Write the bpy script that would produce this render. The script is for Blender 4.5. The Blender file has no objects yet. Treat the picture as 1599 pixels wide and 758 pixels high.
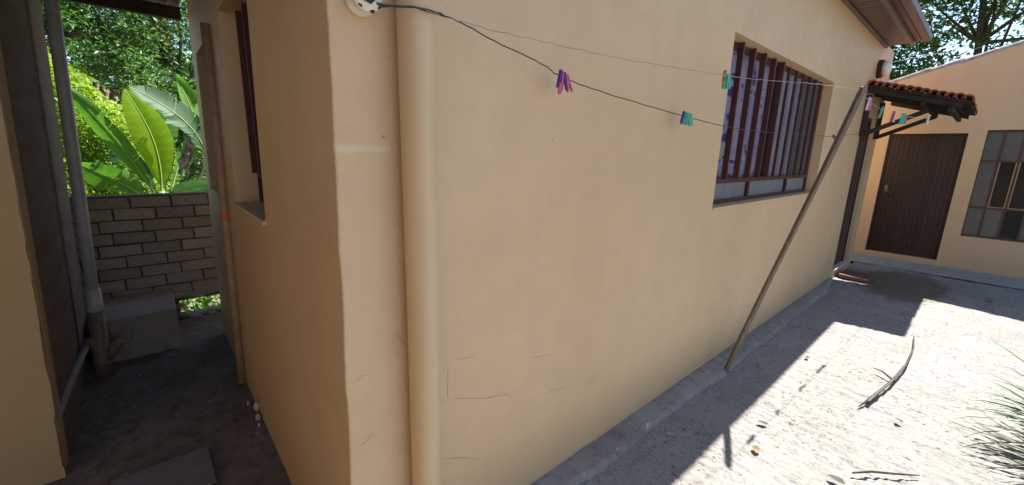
import bpy, bmesh, math, random
import numpy as np
from mathutils import Vector, Matrix, Euler
random.seed(7); RNG = np.random.default_rng(7)
SC = bpy.context.scene; COL = SC.collection
R_ = math.radians

# ------------------------------------------------------------------ camera
cd = bpy.data.cameras.new('camera'); cam = bpy.data.objects.new('camera', cd); COL.objects.link(cam)
cd.sensor_width = 36.0; cd.lens = 36.0 * 645.99 / 1599.0; cd.clip_start = 0.02; cd.clip_end = 500
CR = Matrix(((0.7517806, -0.12237123, 0.64795926), (-0.65888522, -0.17871908, 0.73070497), (0.02638542, -0.97626061, -0.21498613)))
m = Matrix.Identity(4)
for i in range(3):
    m[i][0] = CR[i][0]; m[i][1] = -CR[i][1]; m[i][2] = -CR[i][2]
m[2][3] = 1.62
cam.matrix_world = m
SC.camera = cam
# ------------------------------------------------------------------ light
SUN_TO = Vector((0.70, 0.0, 1.0)).normalized()
w = bpy.data.worlds.new('World'); SC.world = w; w.use_nodes = True
nt = w.node_tree; bg = nt.nodes['Background']
sky = nt.nodes.new('ShaderNodeTexSky'); sky.sky_type = 'NISHITA'; sky.sun_disc = False
sky.sun_elevation = math.asin(SUN_TO.z); sky.sun_rotation = math.atan2(SUN_TO.x, SUN_TO.y)
sky.air_density = 1.0; sky.dust_density = 0.3; sky.ozone_density = 1.3
nt.links.new(sky.outputs[0], bg.inputs[0]); bg.inputs[1].default_value = 0.072
sd = bpy.data.lights.new('sun', 'SUN'); sd.energy = 4.2; sd.angle = R_(0.53); sd.color = (1, .965, .91)
sun = bpy.data.objects.new('sun', sd); COL.objects.link(sun); sun.location = (8, 0, 12)
sun.rotation_euler = (-SUN_TO).to_track_quat('-Z', 'Y').to_euler()
SC.view_settings.view_transform = 'Standard'; SC.view_settings.look = 'None'
SC.view_settings.exposure = 1.72; SC.view_settings.gamma = 1.0
SC.cycles.max_bounces = 8; SC.cycles.diffuse_bounces = 5; SC.cycles.transparent_max_bounces = 12

# ------------------------------------------------------------------ materials
class NT:
    def __init__(s, name):
        s.m = bpy.data.materials.new(name); s.m.use_nodes = True; s.t = s.m.node_tree
        s.b = s.t.nodes['Principled BSDF']; s.out = s.t.nodes['Material Output']
    def n(s, typ, **kw):
        x = s.t.nodes.new('ShaderNode' + typ)
        for k, v in kw.items():
            if k.startswith('_'): setattr(x, k[1:], v)
            else: x.inputs[k.replace('__', ' ')].default_value = v
        return x
    def l(s, a, b): s.t.links.new(a, b)
    def pos(s, scale=(1, 1, 1), obj=False):
        if obj: c = s.n('TexCoord').outputs['Object']
        else: c = s.n('NewGeometry').outputs['Position']
        mp = s.n('Mapping'); mp.inputs['Scale'].default_value = scale
        s.l(c, mp.inputs[0]); return mp.outputs[0]
    def noise(s, vec, scale, detail=4, rough=.55, dist=0):
        x = s.n('TexNoise', Scale=scale, Detail=detail, Roughness=rough, Distortion=dist); s.l(vec, x.inputs['Vector']); return x.outputs['Fac']
    def ramp(s, fac, stops, interp='LINEAR'):
        r = s.n('ValToRGB'); e = r.color_ramp; e.interpolation = interp
        while len(e.elements) < len(stops): e.elements.new(.5)
        for el, (p, c) in zip(e.elements, stops):
            el.position = p; el.color = (c, c, c, 1) if isinstance(c, (int, float)) else (*c, 1)
        s.l(fac, r.inputs[0]); return r.outputs[0]
    def mix(s, fac, a, b, blend='MIX'):
        x = s.n('Mix', _data_type='RGBA', _blend_type=blend)
        for sock, v in ((0, fac), (6, a), (7, b)):
            if isinstance(v, (int, float)): x.inputs[sock].default_value = v
            elif isinstance(v, tuple): x.inputs[sock].default_value = (*v, 1)
            else: s.l(v, x.inputs[sock])
        return x.outputs[2]
    def math(s, op, a, b=0.0):
        x = s.n('Math', _operation=op)
        for i, v in ((0, a), (1, b)):
            if isinstance(v, (int, float)): x.inputs[i].default_value = v
            else: s.l(v, x.inputs[i])
        return x.outputs[0]
    def bump(s, h, strength=.3, dist=.01, prev=None):
        x = s.n('Bump', Strength=strength, Distance=dist); s.l(h, x.inputs['Height'])
        if prev is not None: s.l(prev, x.inputs['Normal'])
        return x.outputs[0]
    def fin(s, col=None, rough=.7, normal=None, spec=.4, metal=0):
        if isinstance(col, tuple): s.b.inputs['Base Color'].default_value = (*col, 1)
        elif col is not None: s.l(col, s.b.inputs['Base Color'])
        if isinstance(rough, (int, float)): s.b.inputs['Roughness'].default_value = rough
        else: s.l(rough, s.b.inputs['Roughness'])
        s.b.inputs['Specular IOR Level'].default_value = spec; s.b.inputs['Metallic'].default_value = metal
        if normal is not None: s.l(normal, s.b.inputs['Normal'])
        return s.m

def simple(name, c, rough=.6, var=.18, scale=30, bump=.15, bd=.003, obj=True, spec=.4, metal=0, stretch=(1, 1, 1), rnd=0.0):
    k = NT(name); v = k.pos(stretch, obj)
    f = k.noise(v, scale, 5, .6)
    lo = tuple(x * (1 - var) for x in c); hi = tuple(min(1, x * (1 + var)) for x in c)
    col = k.ramp(f, [(.3, lo), (.7, hi)])
    if rnd:
        oi = k.n('ObjectInfo'); r = k.ramp(oi.outputs['Random'], [(0, 1 - rnd), (1, 1.0)])
        col = k.mix(1.0, col, r, 'MULTIPLY')
    nb = k.bump(f, bump, bd) if bump else None
    return k.fin(col, rough, nb, spec, metal)

def plaster_mat():
    k = NT('tan_plaster'); p = k.pos()
    big = k.noise(p, .9, 3, .5); mid = k.noise(p, 6, 4, .6); fine = k.noise(p, 120, 3, .6)
    grit = k.noise(p, 420, 2, .5)
    streak = k.noise(k.pos((7, 7, .5)), 1.2, 4, .6)
    col = k.ramp(big, [(.3, (.60, .412, .236)), (.7, (.66, .465, .275))])
    col = k.mix(k.ramp(mid, [(.42, 0.0), (.75, .5)]), col, (.555, .395, .228))
    col = k.mix(k.ramp(streak, [(.5, 0.0), (.75, .12)]), col, (.44, .30, .17))
    # grime that gathers in the lowest hand's width of the wall
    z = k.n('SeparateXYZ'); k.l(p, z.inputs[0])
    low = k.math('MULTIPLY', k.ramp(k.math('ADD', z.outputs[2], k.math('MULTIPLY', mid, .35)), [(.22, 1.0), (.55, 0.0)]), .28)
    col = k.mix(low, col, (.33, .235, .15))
    # small scuffs and chips in the paint
    vo = k.n('TexVoronoi', Scale=9.0); vo.inputs['Randomness'].default_value = 1; k.l(p, vo.inputs['Vector'])
    chip = k.math('MULTIPLY', k.ramp(vo.outputs['Distance'], [(.03, 1.0), (.045, 0.0)]), k.ramp(k.noise(p, 3.3, 2), [(.5, 0.0), (.6, .8)]))
    col = k.mix(chip, col, (.25, .17, .1))
    # one chalky rubbed stroke near the house corner
    dz = k.math('ABSOLUTE', k.math('SUBTRACT', z.outputs[2], k.math('ADD', 1.606, k.math('MULTIPLY', mid, .02))))
    m1 = k.ramp(k.math('ADD', dz, k.math('MULTIPLY', k.noise(p, 160, 3), .014)), [(.012, 1.0), (.021, 0.0)])
    mx = k.math('MULTIPLY', k.math('GREATER_THAN', z.outputs[0], .39), k.math('LESS_THAN', z.outputs[0], .565))
    my = k.math('LESS_THAN', k.math('ABSOLUTE', k.math('SUBTRACT', z.outputs[1], 1.2)), .02)
    st = k.math('MULTIPLY', k.math('MULTIPLY', m1, mx), my)
    col = k.mix(k.math('MULTIPLY', st, .5), col, (.74, .64, .47))
    nb = k.bump(big, .35, .05); nb = k.bump(mid, .28, .012, nb); nb = k.bump(fine, .5, .004, nb); nb = k.bump(grit, .25, .0015, nb)
    return k.fin(col, k.ramp(mid, [(.3, .42), (.7, .56)]), nb, .45)

def rough_plaster_mat():
    k = NT('sandy_plaster'); p = k.pos()
    big = k.noise(p, 1.2, 3); g = k.noise(p, 170, 4, .7); mid = k.noise(p, 9, 4)
    col = k.ramp(big, [(.3, (.42, .285, .148)), (.7, (.475, .33, .18))])
    col = k.mix(k.ramp(g, [(.4, .35), (.6, 0.0)]), col, (.34, .24, .13))
    nb = k.bump(mid, .3, .02); nb = k.bump(g, .75, .006, nb)
    return k.fin(col, .85, nb, .25)

def yard_mat():
    k = NT('rough_concrete'); p = k.pos()
    big = k.noise(p, .8, 4); mid = k.noise(p, 5, 5, .65)
    sc = k.noise(k.pos((70, 30, 30)), 1.0, 6, .8)      # trowel scratches running away from the house
    grit = k.noise(p, 190, 3, .7)
    col = k.ramp(big, [(.3, (.285, .273, .254)), (.7, (.365, .352, .33))])
    col = k.mix(k.ramp(mid, [(.45, 0.0), (.7, .5)]), col, (.23, .212, .19))
    col = k.mix(k.ramp(k.noise(p, 1.7, 5, .7), [(.48, 0.0), (.66, .45)]), col, (.25, .235, .21))
    cov = k.ramp(k.noise(p, 3.1, 4, .65), [(.36, .25), (.6, 1.0)])
    col = k.mix(k.math('MULTIPLY', cov, k.ramp(sc, [(.42, .97), (.455, 0.0)])), col, (.06, .055, .047))
    col = k.mix(k.ramp(grit, [(.36, .65), (.45, 0.0)]), col, (.11, .10, .085))
    # brown soil washed over the slab in front of the doors
    xyz = k.n('SeparateXYZ'); k.l(p, xyz.inputs[0])
    dx = k.math('DIVIDE', k.math('SUBTRACT', xyz.outputs[0], 7.55), 1.05); dy = k.math('DIVIDE', k.math('SUBTRACT', xyz.outputs[1], .52), .52)
    d = k.math('ADD', k.math('SQRT', k.math('ADD', k.math('MULTIPLY', dx, dx), k.math('MULTIPLY', dy, dy))), k.math('MULTIPLY', k.math('SUBTRACT', mid, .5), 1.2))
    soil = k.ramp(d, [(.75, .8), (1.05, 0.0)])
    col = k.mix(soil, col, (.14, .108, .072))
    # a few rubbed clay-coloured patches in the open
    pt = k.math('MULTIPLY', k.ramp(k.noise(k.pos((1.6, 4.5, 1)), 1.3, 3), [(.62, 0.0), (.68, .28)]), 1.0)
    col = k.mix(pt, col, (.36, .29, .205))
    nb = k.bump(sc, .5, .008); nb = k.bump(grit, .5, .004, nb)
    return k.fin(col, .92, nb, .15)

def cement_mat(name, c1, c2, spot, rough=.85):
    k = NT(name); p = k.pos()
    a = k.noise(p, 2.2, 5, .6); b = k.noise(p, 14, 5, .65); g = k.noise(p, 160, 3, .6)
    col = k.ramp(a, [(.3, c1), (.7, c2)])
    col = k.mix(k.ramp(b, [(.48, 0.0), (.7, .75)]), col, spot)
    sp = k.ramp(k.noise(p, 26, 2, .4), [(.70, 0.0), (.74, .5)])
    col = k.mix(sp, col, tuple(min(1, x * 2.4) for x in c2))
    nb = k.bump(b, .45, .012); nb = k.bump(g, .35, .003, nb)
    return k.fin(col, rough, nb, .25)

def leaf_mat(name, c1, c2, trans, rough=.45, tf=.45):
    k = NT(name)
    at = k.n('Attribute', _attribute_name='shade')
    col = k.ramp(at.outputs['Fac'], [(0, c1), (1, c2)])
    k.fin(col, rough, None, .5)
    tr = k.n('BsdfTranslucent'); k.l(k.mix(1.0, col, trans, 'MULTIPLY'), tr.inputs[0])
    mx = k.n('MixShader'); mx.inputs[0].default_value = tf
    k.l(k.b.outputs[0], mx.inputs[1]); k.l(tr.outputs[0], mx.inputs[2]); k.l(mx.outputs[0], k.out.inputs[0])
    return k.m

def banana_mat(name, c1, c2, tcol, tf):
    k = NT(name); uv = k.n('UVMap').outputs[0]
    mp = k.n('Mapping'); mp.inputs['Scale'].default_value = (1, 60, 1); k.l(uv, mp.inputs[0])
    v = k.noise(mp.outputs[0], 1.0, 3, .6)
    big = k.noise(k.pos((1, 1, 1)), 5, 3)
    col = k.mix(k.ramp(v, [(.35, 0.0), (.65, .55)]), k.ramp(big, [(.3, c1), (.7, c2)]), c2)
    k.fin(col, .55, k.bump(v, .35, .004), .3)
    tr = k.n('BsdfTranslucent'); k.l(k.mix(1.0, col, tcol, 'MULTIPLY'), tr.inputs[0])
    mx = k.n('MixShader'); mx.inputs[0].default_value = tf
    k.l(k.b.outputs[0], mx.inputs[1]); k.l(tr.outputs[0], mx.inputs[2]); k.l(mx.outputs[0], k.out.inputs[0])
    return k.m

def glass_mat(name, tint, refl_rough, see, rib=0, spec=.5):
    k = NT(name); p = k.pos()
    f = k.noise(p, 7, 4)
    k.fin(k.ramp(f, [(.3, tuple(x * .75 for x in tint)), (.7, tint)]), refl_rough, None, spec)
    if rib:
        wv = k.n('TexWave', _wave_type='BANDS', _bands_direction='X', Scale=rib); k.l(p, wv.inputs['Vector'])
        k.l(k.bump(wv.outputs['Fac'], .6, .004), k.b.inputs['Normal'])
    tp = k.n('BsdfTransparent', Color=(.9, .92, .93, 1))
    mx = k.n('MixShader'); mx.inputs[0].default_value = see
    k.l(k.b.outputs[0], mx.inputs[1]); k.l(tp.outputs[0], mx.inputs[2]); k.l(mx.outputs[0], k.out.inputs[0])
    return k.m

def curtain_mat():
    k = NT('floral_curtain'); p = k.pos()
    col = k.mix(k.ramp(k.noise(p, 5, 2), [(.42, 0.0), (.6, 1.0)]), (.72, .58, .72), (.55, .42, .64))
    def blot(scale, thr, c, col, off):
        mp = k.n('Mapping'); mp.inputs['Location'].default_value = off; k.l(p, mp.inputs[0])
        wob = k.n('TexNoise', Scale=30.0, Detail=2.0); k.l(mp.outputs[0], wob.inputs['Vector'])
        add = k.n('VectorMath', _operation='MULTIPLY_ADD'); k.l(wob.outputs['Color'], add.inputs[0]); add.inputs[1].default_value = (.05, .05, .05); k.l(mp.outputs[0], add.inputs[2])
        v = k.n('TexVoronoi', Scale=scale); k.l(add.outputs[0], v.inputs['Vector'])
        return k.mix(k.ramp(v.outputs['Distance'], [(thr, 1.0), (thr + .04, 0.0)]), col, c)
    col = blot(7.5, .27, (.06, .05, .36), col, (0, 0, 0))
    col = blot(9.0, .17, (.05, .16, .10), col, (.31, .2, .17))
    col = blot(15.0, .16, (.20, .15, .5), col, (.9, .1, .4))
    return k.fin(col, .85, None, .2)

def soffit_mat():
    k = NT('varnished_soffit_boards'); p = k.pos((30, 2, 30))
    g = k.noise(p, 1.5, 5, .6)
    oi = k.n('ObjectInfo')
    col = k.ramp(g, [(.3, (.062, .036, .034)), (.7, (.125, .078, .072))])
    col = k.mix(1.0, col, k.ramp(oi.outputs['Random'], [(0, .7), (1, 1.0)]), 'MULTIPLY')
    return k.fin(col, .38, k.bump(g, .2, .003), .5)

M = {}
M['plaster'] = plaster_mat(); M['sandy'] = rough_plaster_mat(); M['yard'] = yard_mat()
M['kerb'] = cement_mat('kerb_cement', (.245, .215, .185), (.335, .305, .27), (.155, .141, .126))
M['apron'] = cement_mat('apron_cement', (.27, .275, .27), (.36, .365, .36), (.19, .19, .185))
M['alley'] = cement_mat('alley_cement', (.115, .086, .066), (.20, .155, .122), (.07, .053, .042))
M['step'] = cement_mat('step_cement', (.25, .19, .148), (.31, .24, .19), (.18, .138, .108))
M['earth'] = simple('earth', (.16, .13, .09), .95, .3, 8, .4, .02, obj=False)
M['soil'] = simple('unseen_dark_ground', (.075, .058, .042), .95, .3, 6, .5, .03, obj=False, spec=.1)  # kept dark so the unseen ground throws little light back
M['dark_plaster'] = simple('shade_darkened_plaster', (.17, .132, .108), .95, .16, 9, .5, .008, obj=False, spec=.05, stretch=(1, .18, 1))  # alley shade is put into this plaster's dark base colour
M['brick'] = simple('painted_brick', (.37, .295, .235), .85, .2, 40, .5, .006, spec=.25, rnd=.3)
M['mortar'] = simple('mortar', (.12, .098, .08), .95, .25, 40, .5, .008, obj=False, spec=.1)
M['maroon'] = simple('maroon_steel_paint', (.075, .022, .018), .42, .25, 25, .1, .002, obj=False, spec=.5)
M['dark_frame'] = simple('dark_brown_paint', (.035, .018, .014), .5, .3, 25, .15, .002, obj=False)
M['door_wood'] = simple('dark_door_wood', (.046, .023, .018), .42, .3, 14, .2, .003, obj=False, stretch=(8, 8, .8), rnd=.3)
M['dark_wood'] = simple('dark_timber', (.030, .018, .014), .7, .35, 12, .3, .004, obj=False)
M['old_wood'] = simple('weathered_batten', (.21, .158, .115), .85, .35, 10, .5, .005, obj=True, stretch=(9, 9, .7), spec=.2)
M['soffit'] = soffit_mat()
M['gutter'] = simple('brown_gutter_paint', (.12, .088, .082), .4, .15, 10, .05, .002, obj=False)
M['tile'] = simple('clay_tile', (.30, .085, .045), .8, .35, 30, .4, .005, obj=False, rnd=.4)
M['verge'] = simple('lichened_verge_tile', (.40, .34, .31), .9, .4, 16, .5, .008, obj=False, rnd=.25)
M['grey_pipe'] = simple('grey_pipe', (.40, .385, .375), .45, .15, 12, .1, .003, obj=False)
M['dull_pipe'] = simple('dull_waste_pipe', (.22, .19, .165), .6, .2, 14, .15, .004, obj=False)
M['brown_pipe'] = simple('painted_pipe', (.19, .125, .078), .6, .25, 14, .2, .004, obj=False)
M['thin_pipe'] = simple('tan_conduit', (.33, .215, .125), .6, .2, 14, .15, .004, obj=False)
M['wall_pipe'] = simple('tan_painted_pipe', (.60, .43, .25), .36, .06, 5, .12, .01, obj=False, spec=.5, stretch=(1, 1, .4))
M['porcelain'] = simple('chipped_porcelain', (.70, .66, .54), .35, .12, 20, .1, .002)
M['rust'] = simple('rusty_iron', (.055, .028, .018), .8, .4, 60, .5, .003)
M['crack'] = simple('crack_dark_tan', (.36, .25, .14), .95, .3, 80, 0, 0, obj=False, spec=.1)  # dark tan of the ribbons drawn as hairline cracks
M['wire_dark'] = simple('dark_wire', (.05, .045, .045), .5, .3, 30, 0, 0)
M['wire_light'] = simple('galvanised_wire', (.30, .285, .27), .4, .3, 20, 0, 0, spec=.6)
M['white'] = simple('sun_patch_white', (.62, .60, .55), .45, .12, 20, .1, .002)  # whitens the threshold where the sun patch lies
M['lamp_glass'] = simple('frosted_lamp_glass', (.78, .77, .73), .3, .06, 10, 0, 0)
M['board'] = simple('grey_fibre_board', (.155, .135, .135), .8, .15, 20, .3, .003)
M['slab_red'] = simple('red_clay_slab', (.17, .082, .075), .8, .3, 30, .4, .004)
M['metal'] = simple('dull_steel', (.14, .125, .11), .35, .15, 40, .1, .001, metal=.9)
M['orange'] = simple('orange_plastic', (.75, .09, .02), .45, .1, 20, 0, 0)
M['bark'] = simple('bark', (.10, .075, .055), .9, .4, 12, .7, .03, obj=False, stretch=(3, 3, .6))
M['dead'] = simple('dry_brown_leaf', (.23, .165, .105), .85, .35, 25, .4, .006)
M['grey_dead'] = simple('withered_grey_leaf', (.36, .32, .29), .85, .3, 18, .4, .006)
M['stick'] = simple('dark_dry_frond_base', (.035, .022, .019), .6, .4, 30, .4, .004)
M['rubble'] = simple('crumbled_plaster', (.46, .38, .29), .9, .2, 40, .4, .006)
M['roof_sheet'] = simple('fibre_cement_sheet', (.13, .115, .10), .9, .25, 6, .3, .01, obj=False)
M['interior'] = simple('dim_interior', (.035, .032, .03), .9, .2, 3, 0, 0, obj=False)
M['curtain'] = curtain_mat()
M['glass_clear'] = glass_mat('dusty_glass', (.20, .20, .24), .12, .84)
M['glass_reeded'] = glass_mat('reeded_glass', (.33, .33, .40), .28, .5, rib=22)
M['glass_reeded_dim'] = glass_mat('reeded_glass_dim', (.12, .12, .13), .28, .4, rib=22)
M['glass_lower'] = glass_mat('reeded_milky_glass', (.27, .275, .31), .3, .12, rib=26)
M['glass_dark'] = glass_mat('dark_window_glass', (.03, .034, .036), .16, .25, spec=.2)
M['glass_dusty'] = glass_mat('dusty_grey_glass', (.14, .138, .135), .25, .15)
for nm, c in dict(purple=(.09, .03, .24), pink=(.62, .13, .22), teal=(.03, .50, .42), green=(.16, .33, .20), red=(.45, .05, .05), cream=(.62, .60, .45), pale=(.55, .53, .62)).items():
    M['peg_' + nm] = simple(nm + '_peg_plastic', c, .45, .08, 30, 0, 0)
M['peg_wood'] = simple('peg_wood', (.42, .27, .13), .8, .2, 40, .2, .001)
M['hedge'] = leaf_mat('hedge_leaf', (.10, .19, .012), (.30, .44, .030), (1.25, 1.25, .5), .5, .5)
M['tree_a'] = leaf_mat('dark_tree_leaf', (.016, .05, .012), (.11, .23, .045), (1.2, 1.4, .6), .45, .42)
M['tree_b'] = leaf_mat('tree_leaf', (.035, .085, .022), (.11, .20, .05), (1.2, 1.3, .7), .5, .45)
M['blade'] = leaf_mat('spiky_blade', (.02, .055, .008), (.09, .17, .018), (1.1, 1.3, .5), .45, .25)
M['cover'] = leaf_mat('undergrowth_leaf', (.09, .19, .03), (.22, .38, .08), (1.2, 1.3, .6), .4, .45)
M['ban_bright'] = banana_mat('backlit_banana_leaf', (.21, .38, .012), (.30, .48, .03), (1.25, 1.3, .35), .65)  # backlight glow is put into brighter greens than the other leaves have
M['ban_mid'] = banana_mat('banana_leaf', (.07, .19, .03), (.13, .28, .055), (1.1, 1.4, .5), .4)
M['ban_dark'] = banana_mat('waxy_banana_leaf', (.035, .095, .04), (.075, .15, .07), (.9, 1.2, .6), .3)
M['midrib'] = simple('banana_midrib', (.33, .42, .14), .45, .12, 20, 0, 0)
M['stalk'] = simple('banana_stalk', (.17, .22, .07), .6, .3, 8, .2, .01, stretch=(3, 3, .5))

# ------------------------------------------------------------------ builders
ORG = {}
def thing(name, label, cat, loc=(0, 0, 0), group=None):
    o = bpy.data.objects.new(name, None); COL.objects.link(o); o.empty_display_size = .1
    o.location = loc; o['label'] = label; o['category'] = cat
    if group: o['group'] = group
    ORG[o] = Vector(loc); return o
def link(name, me, mat, parent=None, label=None):
    if mat is not None and not me.materials: me.materials.append(mat)
    o = bpy.data.objects.new(name, me); COL.objects.link(o)
    if parent is not None: o.parent = parent
    if label: o['label'] = label
    return o
def part(name, bm, mat, parent=None, label=None, smooth=False):
    """mesh given in place coordinates; hung under parent"""
    me = bpy.data.meshes.new(name)
    if parent is not None:
        bm.transform(Matrix.Translation(-ORG[parent]))
    bm.normal_update(); bm.to_mesh(me); bm.free()
    if smooth:
        me.polygons.foreach_set('use_smooth', [True] * len(me.polygons))
    o = link(name, me, mat, parent, label)
    ORG[o] = ORG[parent] if parent is not None else Vector((0, 0, 0))
    return o
def tag(o, label, cat, group=None):
    o['label'] = label; o['category'] = cat
    if group: o['group'] = group
    return o
def struct(name, bm, mat, smooth=False):
    o = part(name, bm, mat, None, None, smooth); o['kind'] = 'structure'; return o
def piece(name, me, mat, parent, loc, rot=(0, 0, 0), scale=(1, 1, 1)):
    """a repeat that shares its mesh; loc in place coordinates"""
    o = link(name, me, mat, parent); o.location = Vector(loc) - ORG[parent]; o.rotation_euler = rot; o.scale = scale
    ORG[o] = Vector(loc); return o
def mesh_of(bm, name, smooth=False):
    me = bpy.data.meshes.new(name); bm.normal_update(); bm.to_mesh(me); bm.free()
    if smooth: me.polygons.foreach_set('use_smooth', [True] * len(me.polygons))
    return me
def BM(): return bmesh.new()
def box(bm, a, b, bev=0, seg=1):
    x0, y0, z0 = a; x1, y1, z1 = b
    vs = [bm.verts.new(p) for p in ((x0, y0, z0), (x1, y0, z0), (x1, y1, z0), (x0, y1, z0), (x0, y0, z1), (x1, y0, z1), (x1, y1, z1), (x0, y1, z1))]
    fs = [bm.faces.new([vs[i] for i in f]) for f in ((0, 3, 2, 1), (4, 5, 6, 7), (0, 1, 5, 4), (1, 2, 6, 5), (2, 3, 7, 6), (3, 0, 4, 7))]
    if bev:
        es = list({e for f in fs for e in f.edges})
        bmesh.ops.bevel(bm, geom=es, offset=bev, segments=seg, affect='EDGES', profile=.6)
    return vs
def beam(bm, p, q, wx, wz, up=(0, 0, 1), bev=0):
    """rectangular bar from p to q"""
    p = Vector(p); q = Vector(q); d = (q - p); L = d.length; d.normalize()
    u = Vector(up); s = d.cross(u)
    if s.length < 1e-4: s = d.cross(Vector((1, 0, 0)))
    s.normalize(); u = s.cross(d)
    t = bmesh.new(); box(t, (-wx / 2, 0, -wz / 2), (wx / 2, L, wz / 2), bev)
    t.transform(Matrix(((s.x, d.x, u.x, p.x), (s.y, d.y, u.y, p.y), (s.z, d.z, u.z, p.z), (0, 0, 0, 1))))
    me = bpy.data.meshes.new('tmp'); t.to_mesh(me); t.free(); bm.from_mesh(me); bpy.data.meshes.remove(me)
def tube(bm, pts, rad, n=10, cap=True):
    pts = [Vector(p) for p in pts]; N = len(pts)
    rad = [rad] * N if isinstance(rad, (int, float)) else rad
    rings = []; ref = None
    for i, p in enumerate(pts):
        d = (pts[min(i + 1, N - 1)] - pts[max(i - 1, 0)]).normalized()
        if ref is None:
            ref = d.orthogonal().normalized()
        ref = (ref - d * ref.dot(d)).normalized(); b = d.cross(ref)
        rings.append([bm.verts.new(p + (ref * math.cos(2 * math.pi * k / n) + b * math.sin(2 * math.pi * k / n)) * rad[i]) for k in range(n)])
    for a, b in zip(rings, rings[1:]):
        for k in range(n): bm.faces.new((a[k], a[(k + 1) % n], b[(k + 1) % n], b[k]))
    if cap: bm.faces.new(rings[0][::-1]); bm.faces.new(rings[-1])
def lathe(bm, prof, axis_o, axis_d, n=20):
    """prof: (distance along axis, radius)"""
    o = Vector(axis_o); d = Vector(axis_d).normalized(); u = d.orthogonal().normalized(); v = d.cross(u); rings = []
    for t, r in prof:
        rings.append([bm.verts.new(o + d * t + (u * math.cos(2 * math.pi * k / n) + v * math.sin(2 * math.pi * k / n)) * max(r, 1e-4)) for k in range(n)])
    for a, b in zip(rings, rings[1:]):
        for k in range(n): bm.faces.new((a[k], a[(k + 1) % n], b[(k + 1) % n], b[k]))
    bm.faces.new(rings[0][::-1]); bm.faces.new(rings[-1])
def lattice_noise(x, y, seed=0):
    def h(ix, iy):
        n = (ix * 374761393 + iy * 668265263 + seed * 974711) & 0x7fffffff
        n = ((n ^ (n >> 13)) * 1274126177) & 0x7fffffff
        return ((n ^ (n >> 16)) & 0xffff) / 65535.0
    ix = np.floor(x).astype(np.int64); iy = np.floor(y).astype(np.int64); fx = x - ix; fy = y - iy
    fx = fx * fx * (3 - 2 * fx); fy = fy * fy * (3 - 2 * fy)
    return (h(ix, iy) * (1 - fx) + h(ix + 1, iy) * fx) * (1 - fy) + (h(ix, iy + 1) * (1 - fx) + h(ix + 1, iy + 1) * fx) * fy
def np_mesh(name, V, F, shade=None, smooth=False):
    me = bpy.data.meshes.new(name); me.vertices.add(len(V)); me.vertices.foreach_set('co', V.astype(np.float32).ravel())
    k = F.shape[1]; me.loops.add(F.size); me.loops.foreach_set('vertex_index', F.astype(np.int32).ravel())
    me.polygons.add(len(F)); me.polygons.foreach_set('loop_start', np.arange(0, F.size, k, dtype=np.int32)); me.polygons.foreach_set('loop_total', np.full(len(F), k, dtype=np.int32))
    if smooth: me.polygons.foreach_set('use_smooth', np.ones(len(F), dtype=bool))
    me.update(calc_edges=True)
    if shade is not None:
        a = me.attributes.new('shade', 'FLOAT', 'POINT'); a.data.foreach_set('value', shade.astype(np.float32))
    return me
def grid_sheet(xs, ys, zf):
    X, Y = np.meshgrid(xs, ys, indexing='ij'); Z = zf(X, Y)
    V = np.stack([X, Y, Z], -1).reshape(-1, 3); nx, ny = len(xs), len(ys)
    I = np.arange(nx * ny).reshape(nx, ny)
    F = np.stack([I[:-1, :-1], I[1:, :-1], I[1:, 1:], I[:-1, 1:]], -1).reshape(-1, 4)
    return V, F
def leaves(P, N, size, asp=.45, fold=.25):
    """folded leaf blades at points P facing roughly N"""
    n = len(P); T = RNG.normal(size=(n, 3)); T -= N * (T * N).sum(1, keepdims=True); T /= np.linalg.norm(T, axis=1, keepdims=True) + 1e-9
    S = np.cross(N, T); s = (size * RNG.uniform(.6, 1.3, n))[:, None]
    a = P - T * s * .5; b = P + S * s * asp * .5 + N * s * fold * .3; c = P + T * s * .5 - N * s * .12; d = P - S * s * asp * .5 + N * s * fold * .3
    V = np.stack([a, b, c, d], 1).reshape(-1, 3); i = np.arange(n)[:, None] * 4
    F = np.concatenate([i + np.array([[0, 1, 2]]), i + np.array([[0, 2, 3]])], 0)
    return V, F
def unit(a): return a / (np.linalg.norm(a, axis=-1, keepdims=True) + 1e-9)

# ================================================================== SETTING
# far ground
bm = BM(); box(bm, (-70, -70, -.6), (90, 90, -.35)); struct('ground', bm, M['earth'])
# rough concrete yard, relief as real geometry near the camera
xs = np.concatenate([np.linspace(-.3, .7, 6), np.arange(.78, 4.6, .0125), np.arange(4.6, 9.26, .026), [9.28]])
ys = np.concatenate([np.linspace(-14, -1.5, 30), np.arange(-1.45, 1.2, .027), [1.21]])
def yz(X, Y):
    a = lattice_noise(X * 34, Y * 13, 1) * .5 + lattice_noise(X * 66, Y * 34, 2) * .5
    b = lattice_noise(X * 1.3, Y * 1.3, 3) - .5; c = lattice_noise(X * 5.1, Y * 4, 4)
    near = (X > .75) & (Y > -1.48)
    return np.where(near, (a - .72) * .020 * (.5 + c) + b * .018 - .004, b * .018 - .01)
V, F = grid_sheet(xs, ys, yz)
me = np_mesh('yard_slab', V, F, smooth=True); o = link('yard_slab', me, M['yard']); o['kind'] = 'structure'
bm = BM(); box(bm, (-.3, -14, -.35), (9.28, 1.21, -.09)); struct('slab_bed', bm, M['earth'])
bm = BM(); box(bm, (-12, -14, -.34), (-.303, 1.212, -.03)); struct('unseen_dark_ground', bm, M['soil'])  # unseen dark ground added to cut the bounce light at the left
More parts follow.
